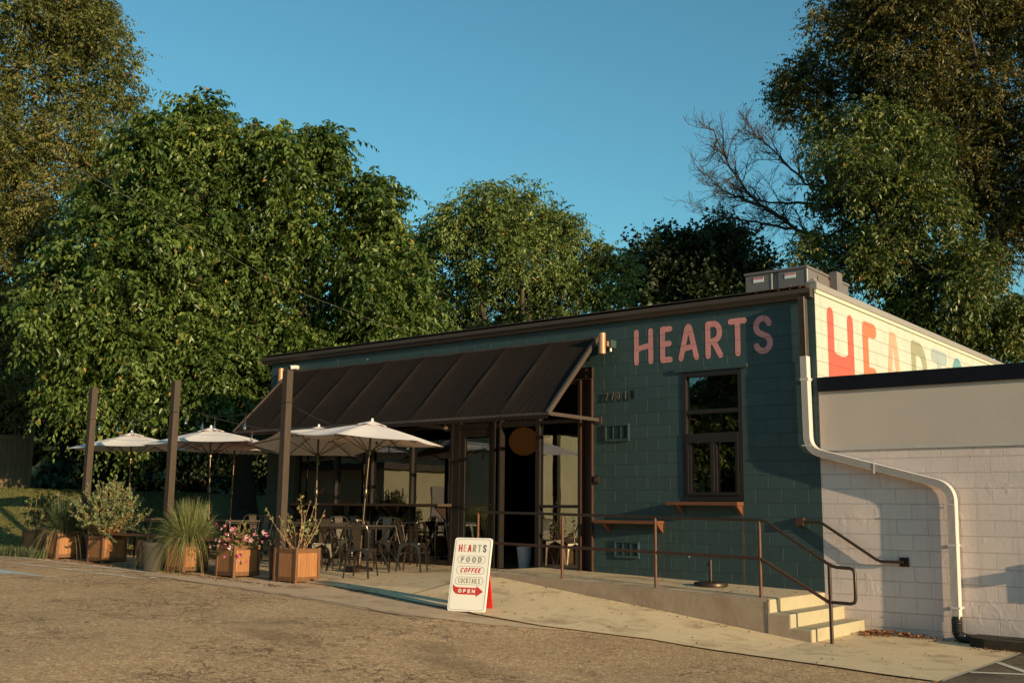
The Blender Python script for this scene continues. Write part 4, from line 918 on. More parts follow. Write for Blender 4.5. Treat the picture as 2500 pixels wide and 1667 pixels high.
# ---------------------------------------------------------------- trees
T1=[[-23.24,-0.85,15.14,1.74],[-22.98,0.47,15.3,1.38],[-21.99,0.88,14.35,1.09],[-23.39,0.15,13.51,1.88],[-23.38,2.03,13.79,0.9],[-25.09,-0.07,12.2,1.88],[-22.92,0.48,11.47,1.59],[-24.16,-0.44,9.75,1.88],[-23.21,0.64,9.71,1.59],[-23.2,2.09,10.74,1.16],[-24.06,-0.2,7.83,1.74],[-25.03,0.82,6.27,1.74],[-24.79,-1.71,13.1,2.17],[-24.75,-1.43,9.88,2.17],[-23.12,2.36,13.33,0.51],[-22.66,0.82,15.62,0.72],[-24.35,0.38,4.34,1.59],[-23.02,2.72,10.72,0.87],[-23.37,1.71,11.36,1.01],[-22.4,2.31,13.0,0.51],[-22.71,-0.37,15.44,1.3]]
T2=[[-15.97,0.73,10.17,1.1],[-16.12,-0.57,9.66,0.81],[-17.05,-0.9,9.93,0.46],[-14.79,1.32,9.91,0.93],[-14.68,3.16,9.81,0.95],[-13.55,3.83,9.06,0.83],[-15.77,0.2,8.41,1.39],[-15.65,2.1,8.26,1.51],[-14.92,3.99,8.08,1.45],[-13.34,4.38,8.16,0.52],[-13.32,4.09,6.94,0.98],[-17.29,-0.54,7.17,1.39],[-19.03,-0.81,7.02,0.98],[-19.8,-1.31,6.81,0.52],[-17.1,1.25,6.69,1.62],[-16.47,3.14,6.46,1.74],[-15.15,4.61,6.07,1.33],[-13.31,5.01,5.59,0.69],[-17.6,-1.95,5.67,0.87],[-18.16,-0.13,5.57,1.27],[-18.52,-0.89,4.4,0.81],[-17.18,0.45,4.34,1.33],[-15.97,1.64,4.27,1.16],[-18.79,-1.34,3.57,0.37],[-18.03,-0.29,3.56,0.81],[-16.7,0.94,3.38,0.75],[-16.19,2.27,3.35,0.58],[-18.08,0.27,2.84,0.52],[-18.21,-0.59,8.77,0.69],[-17.4,-0.13,9.08,0.58],[-13.5,4.48,5.65,0.81],[-14.9,3.1,4.8,0.81],[-13.3,5.74,5.45,0.46],[-12.96,5.61,6.22,0.41],[-12.81,5.89,5.66,0.32],[-13.18,5.34,6.44,0.52],[-13.22,4.47,8.86,0.35]]
T3=[[-15.64,11.81,10.72,0.97],[-16.7,11.05,10.28,0.92],[-15.09,13.25,10.65,0.89],[-14.76,12.58,9.4,1.19],[-16.73,12.23,9.47,1.27],[-18.05,10.92,9.86,0.67],[-14.53,14.63,9.47,0.97],[-13.93,15.63,9.11,0.71],[-19.13,11.34,8.86,0.77],[-17.99,12.11,8.39,0.92],[-14.64,13.9,8.14,0.89],[-16.35,13.43,8.41,0.92],[-12.95,15.21,8.6,0.42],[-16.07,13.58,7.49,0.89],[-18.56,11.01,7.52,0.67],[-13.71,15.15,8.08,0.6],[-12.85,15.2,9.27,0.42],[-13.48,14.68,9.64,0.51],[-18.79,10.44,9.26,0.6],[-17.85,11.02,10.23,0.57],[-15.38,12.64,11.59,0.48],[-16.36,11.86,11.54,0.57],[-19.17,10.46,7.95,0.63],[-14.41,13.81,10.36,0.6]]
T4=[[-14.23,19.19,10.3,0.76],[-13.65,19.84,11.02,0.59],[-13.68,21.58,10.86,1.02],[-12.91,20.19,11.15,0.51],[-12.49,21.67,11.23,0.76],[-12.06,21.74,11.35,0.42],[-14.09,20.9,9.92,1.27],[-12.51,21.11,9.75,1.19],[-15.12,20.33,9.77,0.85],[-12.6,20.2,8.6,1.02],[-10.72,21.12,10.18,0.44],[-11.04,21.41,9.78,0.51],[-11.5,21.22,9.14,0.76],[-14.48,19.58,8.55,0.68]]
T5=[[-5.88,17.12,16.68,1.18],[-5.05,18.41,17.09,1.49],[-3.51,18.27,16.28,1.73],[-2.4,20.53,16.51,1.89],[-1.12,20.12,16.44,1.41],[-7.3,18.28,15.51,1.13],[-8.53,18.57,15.52,0.63],[-7.83,18.01,14.62,0.71],[-6.59,19.58,15.61,1.57],[-4.88,20.15,15.06,1.73],[-3.14,20.74,14.06,1.89],[-1.5,20.54,13.9,1.73],[-7.64,19.75,14.48,0.79],[-1.94,21.84,11.73,1.73],[-3.53,21.2,11.86,1.73],[-4.97,21.03,13.17,1.41],[-5.13,17.98,18.31,1.41],[-2.52,18.31,17.75,1.89],[-0.06,20.58,15.0,1.89],[-0.33,20.81,11.58,1.89],[-2.0,20.99,9.65,1.1],[-4.07,18.49,14.75,1.45],[-2.94,18.78,14.84,1.45],[-5.58,18.6,13.22,1.3],[-2.27,20.3,10.97,1.45],[-3.62,19.35,12.86,1.38],[-4.27,17.68,16.42,1.38]]
T6=[[-4.51,14.67,12.23,0.66],[-5.34,14.61,12.0,0.56],[-3.76,15.6,12.21,0.73],[-2.99,15.54,12.15,0.46],[-5.5,14.25,11.0,0.56],[-4.05,13.42,10.49,1.06],[-3.18,14.75,10.54,1.06],[-5.86,15.38,10.28,0.6],[-4.66,15.31,9.66,1.13],[-3.15,15.18,9.12,1.26],[-5.94,14.48,8.9,0.5],[-4.9,14.1,8.28,0.99],[-3.62,14.58,7.69,1.26],[-2.32,14.83,7.2,1.19],[-1.93,17.08,6.78,1.26],[-5.67,15.35,7.84,0.53],[-3.0,14.99,6.21,0.93],[-1.08,16.23,5.95,0.93],[-1.89,15.04,7.91,0.66],[-2.14,15.85,5.4,0.66]]
BR=[[[-6.28, 16.3, 9.12], [-6.81, 15.94, 9.61], [-7.34, 15.57, 10.1], [-7.93, 15.15, 10.6], [-8.36, 14.71, 11.27], [-8.63, 14.34, 11.93], [-8.8, 13.89, 12.83]],
[[-6.04, 15.88, 10.85], [-6.59, 15.56, 11.15], [-7.08, 15.11, 11.83], [-7.46, 14.74, 12.36], [-7.75, 14.45, 12.76]],
[[-7.93, 15.15, 10.6], [-8.43, 14.83, 10.82], [-8.88, 14.54, 11.04], [-9.21, 14.19, 11.52]],
[[-7.02, 15.79, 9.82], [-7.84, 15.38, 10.0], [-8.53, 14.99, 10.17], [-9.21, 14.57, 10.4]],
[[-6.33, 15.88, 10.49], [-7.15, 15.51, 10.57], [-7.85, 15.15, 10.72], [-8.46, 14.88, 10.63]]]
def unit(a): return a/np.maximum(np.linalg.norm(a,axis=-1,keepdims=True),1e-9)
def leaves(lobes,rng,dens,L,W,seglen=.6,m=11,droop=.55,tintmu=.5,inner=.35,size_var=.3,bottom=1.0):
    """sprays of separate folded leaves along drooping twigs spread through the lobes; returns verts, faces, tint"""
    Vs=[];Ts=[]
    for cx,cy,cz,r in lobes:
        ns=max(6,int(dens*r*r*(1 if r>.5 else 1.3)))
        d=unit(rng.normal(size=(ns,3))); d[:,2]=np.where(d[:,2]<-.2,d[:,2]*bottom,d[:,2]); d=unit(d)
        rr=r*(inner+(1-inner)*rng.uniform(size=(ns,1))**.45)*(1+.10*rng.normal(size=(ns,1)))
        o=np.array([cx,cy,cz])+d*rr
        dir0=unit(d*.9+rng.normal(size=(ns,3))*.45+np.array([0,0,.35])); Ls=seglen*(.55+1.1*rng.uniform(size=(ns,1,1))**2)
        k_=(np.arange(m)/(m-1))[None,:,None]*np.ones((ns,1,1))
        P_=o[:,None,:]+dir0[:,None,:]*Ls*k_+np.array([0,0,-1.])*droop*Ls*k_**2
        tg=unit(dir0[:,None,:]+np.array([0,0,-2.])*droop*k_)
        side=unit(np.cross(tg,np.array([0,0,1.])[None,None,:]+rng.normal(size=(ns,1,3))*.25))
        sg=np.where(np.arange(m)%2==0,1,-1)[None,:,None]
        ax=unit(side*sg*.75+tg*.45+np.array([0,0,-.55])+rng.normal(size=(ns,m,3))*.32)
        nr=unit(np.cross(ax,tg)*sg+np.array([0,0,.35])+rng.normal(size=(ns,m,3))*.45); bi=unit(np.cross(nr,ax)); nr=np.cross(ax,bi)
        sc=(1+size_var*rng.normal(size=(ns,m,1))).clip(.45,1.7)*(1-.25*k_)
        l_=L*sc; w_=W*sc
        b0=P_; tip=P_+ax*l_-nr*l_*.12; ml=P_+ax*l_*.42+bi*w_*.5+nr*w_*.22; mr=P_+ax*l_*.42-bi*w_*.5+nr*w_*.22
        V=np.stack([b0,mr,tip,ml],2).reshape(-1,4,3); Vs.append(V)
        t_=(tintmu+.10*rng.normal(size=(ns,1))+.09*rng.normal(size=(ns,m))+.10*rng.normal()).reshape(-1)
        odd=rng.uniform(size=t_.shape)<.009; t_=np.where(odd,.97,t_.clip(0,.88)); Ts.append(t_)
    V=np.concatenate(Vs); T_=np.concatenate(Ts); n=len(V); i=np.arange(n)[:,None]*4
    F=np.concatenate([i+np.array([0,1,2]),i+np.array([0,2,3])]); return V.reshape(-1,3),F,np.repeat(T_,4)
def clump(lobes,rng,k_=7,f=.46):
    o=[]
    for x,y,z,r in lobes:
        o.append((x,y,z,r*.66))
        n_=k_ if r>.6 else 3
        for _ in range(n_):
            d=unit(rng.normal(size=3)+np.array([0,0,.12])); q=r*rng.uniform(.68,1.0); o.append((x+d[0]*q,y+d[1]*q,z+d[2]*q,r*f*rng.uniform(.6,1.1)))
    return o
M['bark']=plain('bark',(.06,.042,.028),.9,0,.4,8,.6,20)
def limbs(base,lobes,r0,rng,name_par,n_main=7,trunk_h=.4,twigs=True,m=None,lean=0):
    mb=MB(); base=Vector(base); cs=[Vector(q[:3]) for q in lobes]; cen=sum(cs,Vector())/len(cs)
    top=Vector((base.x*.5+cen.x*.5,base.y*.5+cen.y*.5,base.z+(cen.z-base.z)*trunk_h))
    mid=base.lerp(top,.5)+Vector((rng.normal()*.15,rng.normal()*.15,0))
    mb.tube([base-Vector((0,0,.3)),base+Vector((0,0,.25)),mid,top],[r0*1.5,r0*1.1,r0*.85,r0*.75],12)
    order=sorted(range(len(cs)),key=lambda i:-lobes[i][3])
    ctr=[]
    for i in order[:n_main]:
        c=cs[i]; k1=top.lerp(c,.4)+Vector(rng.normal(size=3)*.25)+Vector((0,0,.2)); k2=top.lerp(c,.75)+Vector(rng.normal(size=3)*.25)
        P_=[top.lerp(mid,.1),k1,k2,c]; mb.tube(P_,[r0*.55,r0*.38,r0*.22,r0*.09],8); ctr+= [k1,k2,c]
    for i in order[n_main:]:
        c=cs[i]; a=min(ctr,key=lambda q:(q-c).length); md=a.lerp(c,.5)+Vector(rng.normal(size=3)*.15); mb.tube([a,md,c],[r0*.2,r0*.13,r0*.05],6)
    if twigs:
        for i in range(len(cs)):
            for _ in range(7):
                d=Vector(unit(rng.normal(size=3)+np.array([0,0,.3]))); e=cs[i]+d*lobes[i][3]*.95; mb.tube([cs[i],cs[i].lerp(e,.5)+Vector(rng.normal(size=3)*.1),e],[r0*.06+.01,.012+r0*.02,.006],4,cap=False)
    return mb.build('trunk',m or M['bark'],name_par,smooth=True)
def tree(lobes,base,r0,seed,mat,label,dens,L,W,name='tree',cat='tree',group=None,grow=1.0,**kw):
    lobes=[(a,b,c,r*grow) for a,b,c,r in lobes]; rng=np.random.RandomState(seed); lk={k_:kw.pop(k_) for k_ in list(kw) if k_ in ('n_main','trunk_h','twigs')}
    t=thing(name,base,0,label,cat,group); bl=[(q[0]-base[0],q[1]-base[1],q[2]-base[2],q[3]) for q in lobes]
    limbs((0,0,0),bl,r0,rng,t,**lk); V,F,T_=leaves(clump(bl,rng),rng,dens,L,W,**kw); npmesh('crown',V,F,mat,t,T_); return t
M['lf_green']=leafmat('leaf_green',[(0,(.020,.036,.008)),(.45,(.078,.128,.026)),(.8,(.22,.28,.075)),(.93,(.40,.36,.08)),(1,(.45,.18,.05))],.36,.36)
M['lf_olive']=leafmat('leaf_olive',[(0,(.035,.042,.011)),(.5,(.12,.132,.036)),(.85,(.25,.24,.07)),(.93,(.33,.17,.07)),(1,(.36,.14,.06))],.5,.36)
M['lf_mid']=leafmat('leaf_mid',[(0,(.032,.045,.011)),(.5,(.11,.155,.038)),(.85,(.25,.30,.085)),(.93,(.38,.30,.07)),(1,(.38,.15,.05))],.42,.28)
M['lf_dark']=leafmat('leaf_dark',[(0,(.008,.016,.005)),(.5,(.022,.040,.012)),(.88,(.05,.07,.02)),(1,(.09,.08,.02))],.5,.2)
M['lf_brown']=leafmat('leaf_brown',[(0,(.022,.026,.007)),(.5,(.085,.085,.022)),(.8,(.18,.14,.04)),(1,(.24,.11,.035))],.5,.25)
M['lf_right']=leafmat('leaf_right',[(0,(.022,.034,.007)),(.5,(.085,.11,.022)),(.85,(.20,.21,.05)),(.93,(.34,.19,.05)),(1,(.40,.14,.04))],.4,.25)
def hz(x,y): return h(x,y)
tree(T1,(-28.5,-1.5,1.4),.34,11,M['lf_olive'],'tallest olive and brown tree at the far left edge rising out of the frame',180,.125,.055,seglen=.55,droop=.35,tintmu=.52)
tree(T2,(-17.2,3.2,.9),.30,12,M['lf_green'],'broad bright green tree with drooping leaves left of the teal building',290,.165,.080,grow=.95,seglen=.62,droop=.6,m=13,tintmu=.47)
tree(T3,(-15.0,13.2,.0),.26,13,M['lf_mid'],'rounded yellowish green tree rising behind the middle of the roof',225,.15,.064,seglen=.6,droop=.5,tintmu=.52,grow=1.12)
tree(T4,(-12.3,19.5,-.2),.2,14,M['lf_dark'],'dark round-leaved tree behind the roof left of the large air conditioner',230,.19,.16,seglen=.7,droop=-.1,tintmu=.45)
tree(T5,(-2.5,21.5,-.4),.27,15,M['lf_brown'],'tall brownish tree filling the upper right corner',225,.135,.06,seglen=.55,droop=.4,tintmu=.50,grow=.9,n_main=10,trunk_h=.55)
tree(T6,(-1.6,15.0,-.4),.26,16,M['lf_right'],'green leafy tree in front of the tall brownish one behind the cream wall',235,.155,.068,seglen=.6,droop=.6,tintmu=.5)
# bare limb
def bare(paths,r0,seed,label):
    rng=random.Random(seed); t=thing('bare_tree',paths[0][0],0,label,'tree'); mb=MB(); O=Vector(paths[0][0])
    def grow(p_,d,L_,r,dep):
        pts=[p_]; q=p_.copy(); dd=d.copy(); n_=4
        for i in range(n_):
            dd=(dd+Vector((rng.gauss(0,.16),rng.gauss(0,.16),rng.gauss(0,.16)+.05))).normalized(); q=q+dd*L_/n_; pts.append(q.copy())
        mb.tube(pts,[max(.0045,r*(1-.7*i/n_)) for i in range(n_+1)],5 if r>.015 else 4,cap=False)
        if dep>0:
            for i in range(1,n_+1):
                for _ in range(2 if dep>1 else 2):
                    if rng.random()<.6:
                        nd=(dd+Vector((rng.gauss(0,.6),rng.gauss(0,.6),rng.gauss(0,.5)+.1))).normalized(); grow(pts[i],nd,L_*rng.uniform(.5,.8),r*.5,dep-1)
    for pi,pth in enumerate(paths):
        P_=[Vector(q)-O for q in pth]; n_=len(P_); ra=r0*(1 if pi==0 else .5)
        sm=[]
        for a,b_ in zip(P_,P_[1:]):
            for i in range(3): sm.append(a.lerp(b_,i/3)+Vector((rng.gauss(0,.03),rng.gauss(0,.03),rng.gauss(0,.03))))
        sm.append(P_[-1]); mb.tube(sm,[ra*(1-.8*i/(len(sm)-1)) for i in range(len(sm))],8)
        for i in range(2,len(sm)):
            d=(sm[i]-sm[i-1]).normalized()
            for _ in range(2): grow(sm[i],(d+Vector((rng.gauss(0,.5),rng.gauss(0,.5),rng.gauss(0,.5)-.08))).normalized(),rng.uniform(.35,.8),ra*.3*(1-.5*i/len(sm))+.006,2)
    mb.build('limb',plain('bare_bark',(.055,.038,.026),.85,0,.3,6,.4,20),t,smooth=True)
root=[(-1.2,16.5,-.4),(-1.6,16.2,3.0),(-2.3,15.6,6.0)]
bare([root+BR[0],]+BR[1:],.10,4,'bare leafless limb spreading against the sky left of the tall brownish tree')
# dark undergrowth behind the lawn
def bush(c,r,seed,mat,label,name='shrub',cat='shrub',group=None,dens=300,L=.13,W=.07,n=7,flat=.8,**kw):
    rng=np.random.RandomState(seed); lobes=[]
    for i in range(n):
        a=rng.uniform(0,2*math.pi); q=rng.uniform(0,.75)*r; lobes.append((q*math.cos(a),q*math.sin(a),r*flat*rng.uniform(.35,1.1),r*rng.uniform(.35,.6)))
    t=thing(name,(c[0],c[1],c[2]),0,label,cat,group); mb=MB()
    for lb in lobes: mb.tube([(0,0,-.1),(lb[0]*.5,lb[1]*.5,lb[2]*.4),(lb[0],lb[1],lb[2])],[.03*r+.01,.02*r,.008],6)
    mb.build('stem',M['bark'],t); V,F,T_=leaves(lobes,rng,dens,L,W,**kw); npmesh('foliage',V,F,mat,t,T_); return t
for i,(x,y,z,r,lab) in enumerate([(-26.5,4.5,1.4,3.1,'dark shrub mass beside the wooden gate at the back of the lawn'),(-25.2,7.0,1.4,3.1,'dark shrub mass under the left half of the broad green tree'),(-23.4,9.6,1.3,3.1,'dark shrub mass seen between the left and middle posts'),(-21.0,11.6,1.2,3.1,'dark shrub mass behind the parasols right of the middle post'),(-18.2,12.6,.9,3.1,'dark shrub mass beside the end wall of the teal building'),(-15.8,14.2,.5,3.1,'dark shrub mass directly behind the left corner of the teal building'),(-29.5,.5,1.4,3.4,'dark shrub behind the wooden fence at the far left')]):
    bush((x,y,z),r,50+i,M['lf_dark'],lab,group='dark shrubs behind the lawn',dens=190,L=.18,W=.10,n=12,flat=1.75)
# fence with a gate
t=thing('wooden_fence',(-23.9,.1,1.42),R(84),'weathered wooden board fence with a gate at the far left behind the lawn','fence')
for j,(a,b_) in enumerate(((-4.0,-.62),(-.5,.5))):
    mb=MB(); x=a
    while x<b_-.02: w_=min(.135,b_-x); mb.box(x+.004,x+w_-.004,-.012,.012,.06+.01*((j*7+int(x*10))%3),1.62+.015*((int(x*13))%3)); x+=w_
    o=mb.build('gate' if j else 'fence_panel',M['fence_wood'],t)
    for z in ((.08,.20),(.86,.96),(1.52,1.64)): bx('rail',M['fence_wood'],t,(a+.002,b_-.002,-.04,-.014,z[0],z[1]))
for x in (-2.9,-1.7,-.56,.56): bx('post',M['fence_wood'],t,(x-.055,x+.055,-.06,.06,-.1,1.75+.1*(x>0)))

def woods(name,label,a0,a1,r0,r1,h0,h1,seed,n_):
    rng=np.random.RandomState(seed); lb=[]
    for i in range(n_):
        a=R(a0+(a1-a0)*(i+rng.uniform())/n_); q=rng.uniform(r0,r1); x,y=q*math.cos(a),q*math.sin(a); hh=rng.uniform(h0,h1)
        for z in np.arange(.5,hh,2.0): lb.append((x+rng.normal()*1.2,y+rng.normal()*1.2,z,rng.uniform(1.6,2.6)))
    V,F,T_=leaves(lb,rng,12,.7,.5,seglen=1.3,m=7,droop=.3); o=npmesh(name,V,F,M['lf_dark'],None,T_); return tag(o,label,'woods',kind='stuff')
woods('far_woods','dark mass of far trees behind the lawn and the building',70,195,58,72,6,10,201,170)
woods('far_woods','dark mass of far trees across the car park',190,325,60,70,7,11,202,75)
# ---------------------------------------------------------------- planters
def planter(x,y,w_,d_,hh,lab,rz=0):
    """x,y = the corner nearest the camera (+x,-y)"""
    cx,cy=x-w_/2,y+d_/2; t=thing('planter_box',(cx,cy,min(h(cx,cy),h(x,y))+.006),R(rz),lab,'planter','wooden planter boxes along the edge of the patio')
    a,b_=w_/2,d_/2; p_=.045
    mb=MB()
    for sx in (-1,1):
        for sy in (-1,1): mb.box(min(sx*a,sx*(a-p_)),max(sx*a,sx*(a-p_)),min(sy*b_,sy*(b_-p_)),max(sy*b_,sy*(b_-p_)),0,hh)
    for z0,z1 in ((.03,.095),(hh-.075,hh-.01)):
        for s_ in (-1,1):
            ya,yb=sorted((s_*(b_-.006),s_*(b_-.03))); mb.box(-a+p_+.001,a-p_-.001,ya,yb,z0,z1)
            xa_,xb_=sorted((s_*(a-.006),s_*(a-.03))); mb.box(xa_,xb_,-b_+p_+.001,b_-p_-.001,z0,z1)
    mb.build('frame',M['planter_dark'],t,bevel=.003)
    sl=MB()
    for s_ in (-1,1):
        n_=7; ww=(2*a-2*p_-.004)/n_
        for i in range(n_): x0=-a+p_+.002+i*ww; ya,yb=sorted((s_*(b_-.014),s_*(b_-.026))); sl.box(x0+.0015,x0+ww-.0015,ya,yb,.04,hh-.02)
        ww=(2*b_-2*p_-.004)/n_
        for i in range(n_): y0=-b_+p_+.002+i*ww; xa_,xb_=sorted((s_*(a-.014),s_*(a-.026))); sl.box(xa_,xb_,y0+.0015,y0+ww-.0015,.04,hh-.02)
    sl.build('slat_panel',M['planter_wood'],t)
    bx('soil',M['soil'],t,(-a+.031,a-.031,-b_+.031,b_-.031,.1,hh-.05)); return t,(cx,cy,t.location.z+hh-.05)
PLS={}
for key,(x,y,w_,d_,hh,lab,rz) in {'stem':(-6.87,-3.66,.52,.50,.53,'wooden planter box with sparse bare stems, nearest the sandwich sign',2),
 'flower':(-8.12,-3.84,.5,.5,.51,'wooden planter box overflowing with pink flowers',-2),
 'grass':(-9.3,-3.98,.48,.5,.50,'wooden planter box under the large clump of feathery pale grass',1),
 'bare':(-10.35,-3.92,.42,.46,.48,'small wooden planter box carrying the right end of the plank seat beside the silvery shrub',0),
 'shrub':(-11.95,-3.88,.5,.5,.49,'wooden planter box under the silvery green shrub',1),
 'grass2':(-13.25,-4.02,.46,.48,.48,'wooden planter box with dark green tufted grass arching to the left',-3),
 'far':(-15.1,-3.55,.46,.46,.48,'leftmost wooden planter box half lost in weeds at the lawn edge',4)}.items():
    PLS[key]=planter(x,y,w_,d_,hh,lab,rz)
def plank(x0,x1,y,z,lab):
    t=thing('plank_seat',((x0+x1)/2,y,z),0,lab,'bench','plank seats laid between the planter boxes'); w_=(x1-x0)/2
    bx('board',M['planter_dark'],t,(-w_,w_,-.19,-.02,0,.035),(-w_,w_,-.01,.16,0,.035),bevel=.004)
plank(-12.02,-10.22,-3.63,h(-11.2,-3.8)+.006+.515,'brown plank seat between the silvery shrub planter and the small box to its right')
plank(-9.28,-8.2,-3.60,h(-8.8,-3.8)+.006+.535,'brown plank seat between the feathery grass planter and the flower planter')
plank(-15.1,-13.6,-3.35,h(-14.2,-3.6)+.50,'brown plank seat between the leftmost planter and the dark tufted grass planter')
def pot(x,y,r,hh,m,lab):
    t=thing('plant_pot',(x,y,h(x,y)+.008),0,lab,'pot')
    MB().lathe([(.01,0),(r*.72,0),(r*.95,hh*.86),(r*1.05,hh*.87),(r*1.06,hh),(r*.95,hh),(r*.9,hh*.88),(.01,hh*.87)],28).build('pot_body',m,t,smooth=True); return t
M['pot_grey']=plain('pot_grey',(.05,.043,.033),.8,0,.2,6,.2,40); M['pot_black']=plain('pot_black',(.012,.012,.012),.45,0,.2,6)
pot(-12.62,-3.62,.2,.46,M['pot_grey'],'grey tapered pot between the tufted grass planter and the silvery shrub planter')
pot(-9.98,-4.12,.19,.46,M['pot_grey'],'grey tapered pot half covered by the feathery grass')
pot(-7.62,-3.38,.17,.50,M['pot_black'],'black pot between the flower planter and the bare-stemmed planter')
# ---------------------------------------------------------------- plants in them
def ribbons(P0,D,Ls,Wd,droop,rng,seg=7,tint=None):
    n=len(P0); k_=np.linspace(0,1,seg)[None,:,None]
    P_=P0[:,None,:]+D[:,None,:]*Ls[:,None,None]*k_*(1-.15*k_)+np.array([0,0,-1.])*(droop*Ls)[:,None,None]*k_**2.4
    sd_=unit(np.cross(D,np.array([0,0,1.])+rng.normal(size=(n,3))*.4))[:,None,:]
    w_=Wd*(1-k_**1.5*.92)
    A=P_+sd_*w_; B=P_-sd_*w_; V=np.stack([A,B],2).reshape(n,seg*2,3)
    i=np.arange(seg-1)*2; f_=np.stack([i,i+1,i+3,i+2],-1); F=(np.arange(n)[:,None,None]*seg*2+f_[None]).reshape(-1,4)
    return V.reshape(-1,3),F,np.repeat(tint,seg*2)
def grass_plant(key,label,n,Lm,seed,mat,spread=.55,dr=.45,long_=.12):
    cx,cy,cz=PLS[key][1]; rng=np.random.RandomState(seed); t=thing('grass_plant',(cx,cy,cz),0,label,'plant')
    a=rng.uniform(0,2*math.pi,n); q=np.abs(rng.normal(size=n))*spread; D=unit(np.stack([np.cos(a)*q,np.sin(a)*q,np.ones(n)],-1))
    P0=np.stack([np.cos(a),np.sin(a),np.zeros(n)],-1)*(rng.uniform(size=(n,1))**.6)*.15
    Ls=Lm*(.5+.55*rng.uniform(size=n)); V,F,T_=ribbons(P0,D,Ls,.0042,dr*(q/spread).clip(.2,2.2)*(.6+.6*rng.uniform(size=n)),rng,8,(.47+.24*rng.normal(size=n)).clip(0,.85))
    n2=int(n*long_); a=rng.uniform(0,2*math.pi,n2); q=1.1+.5*rng.uniform(size=n2); D=unit(np.stack([np.cos(a)*q,np.sin(a)*q,np.ones(n2)],-1)); P0=np.stack([np.cos(a),np.sin(a),np.zeros(n2)],-1)*.17
    V2,F2,T2_=ribbons(P0,D,Lm*(.6+.6*rng.uniform(size=n2)),.004,1.0+.35*rng.uniform(size=n2),rng,8,.8+.19*rng.uniform(size=n2))
    npmesh('blades',np.concatenate([V,V2]),np.concatenate([F,F2+len(V)]),mat,t,np.concatenate([T_,T2_]))
M['gr_pale']=leafmat('grass_pale',[(0,(.07,.10,.03)),(.5,(.19,.22,.08)),(.8,(.34,.30,.13)),(1,(.42,.29,.14))],.5,.3)
M['gr_dark']=leafmat('grass_dark',[(0,(.035,.06,.02)),(.5,(.09,.125,.05)),(.8,(.22,.20,.10)),(1,(.40,.30,.17))],.5,.3)
grass_plant('grass','large clump of feathery pale green grass spilling over its planter box',2600,1.05,71,M['gr_pale'],.85,.55,.02)
grass_plant('grass2','dark green tufted grass arching left from its planter box',1300,1.0,72,M['gr_dark'],.5,.35,.07)
# silvery shrub: upright shoots with small narrow leaves, orange twigs low down
def shoots(key,label,n,Lm,seed,mleaf,mstem,leafL,leafW,spread=.7,gap=.03,name='shrub_plant',droop=.15,lean=(0,0)):
    cx,cy,cz=PLS[key][1]; rng=np.random.RandomState(seed); t=thing(name,(cx,cy,cz),0,label,'plant'); st=MB(); Vs=[];Ts=[]
    for i in range(n):
        a=rng.uniform(0,2*math.pi); q=abs(rng.normal())*spread; D=np.array([math.cos(a)*q+lean[0],math.sin(a)*q*.7+lean[1],1.]); D/=np.linalg.norm(D); L_=Lm*rng.uniform(.55,1.1)
        p0=np.array([math.cos(a),math.sin(a),0])*.14*rng.uniform(); k_=np.linspace(0,1,6)[:,None]; wob=rng.normal(size=3)*.06
        P_=p0+D*L_*k_+np.array([0,0,-1.])*droop*q*L_*k_**2+wob*np.sin(k_*3)
        st.tube([tuple(x) for x in P_],[.006*(1-.7*j/5)+.0012 for j in range(6)],4,cap=False)
        m_=int(L_*.8/gap); u=rng.uniform(.25,1,m_); B=p0+D*L_*u[:,None]+np.array([0,0,-1.])*droop*q*L_*u[:,None]**2+wob*np.sin(u[:,None]*3)
        ax=unit(D*.6+rng.normal(size=(m_,3))*.6); nr=unit(rng.normal(size=(m_,3))+np.array([0,0,.5])); bi=unit(np.cross(nr,ax)); s_=(leafL*rng.uniform(.6,1.25,size=(m_,1)))
        w_=s_*leafW/leafL; V=np.stack([B,B+ax*s_*.45-bi*w_*.5,B+ax*s_,B+ax*s_*.45+bi*w_*.5],1); Vs.append(V); Ts.append((.5+.18*rng.normal(size=m_)-.35*(u<.4)*0+.35*(u<.42)*(rng.uniform(size=m_)<.5)).clip(0,1))
    st.build('twigs',mstem,t); V=np.concatenate(Vs); n_=len(V); i=np.arange(n_)[:,None]*4
    npmesh('foliage',V.reshape(-1,3),np.concatenate([i+np.array([0,1,2]),i+np.array([0,2,3])]),mleaf,t,np.repeat(np.concatenate(Ts),4)); return t
M['lf_silver']=leafmat('leaf_silver',[(0,(.07,.10,.04)),(.5,(.17,.21,.09)),(.8,(.30,.33,.17)),(1,(.38,.17,.06))],.5,.25)
M['twig_or']=plain('orange_twig',(.32,.11,.04),.7); M['twig_tan']=plain('tan_twig',(.30,.17,.09),.7)
shoots('shrub','large silvery green shrub with orange twigs in its planter box',330,.98,81,M['lf_silver'],M['twig_or'],.055,.022,.78,.0085,lean=(.05,0))
M['lf_weed']=leafmat('leaf_weed',[(0,(.02,.03,.01)),(.5,(.05,.075,.025)),(.85,(.12,.13,.04)),(1,(.25,.12,.04))],.5,.3)
shoots('far','dark leafy plant growing from the leftmost planter box',26,.85,82,M['lf_weed'],M['twig_tan'],.09,.06,.5,.03)
shoots('stem','sparse bare-stemmed plant with a few round yellowing leaves nearest the sign',17,.85,83,leafmat('leaf_yellowing',[(0,(.07,.10,.03)),(.5,(.20,.21,.08)),(.85,(.36,.28,.12)),(1,(.36,.13,.05))],.5,.3),M['twig_tan'],.065,.055,.85,.055,name='stem_plant',droop=.05)
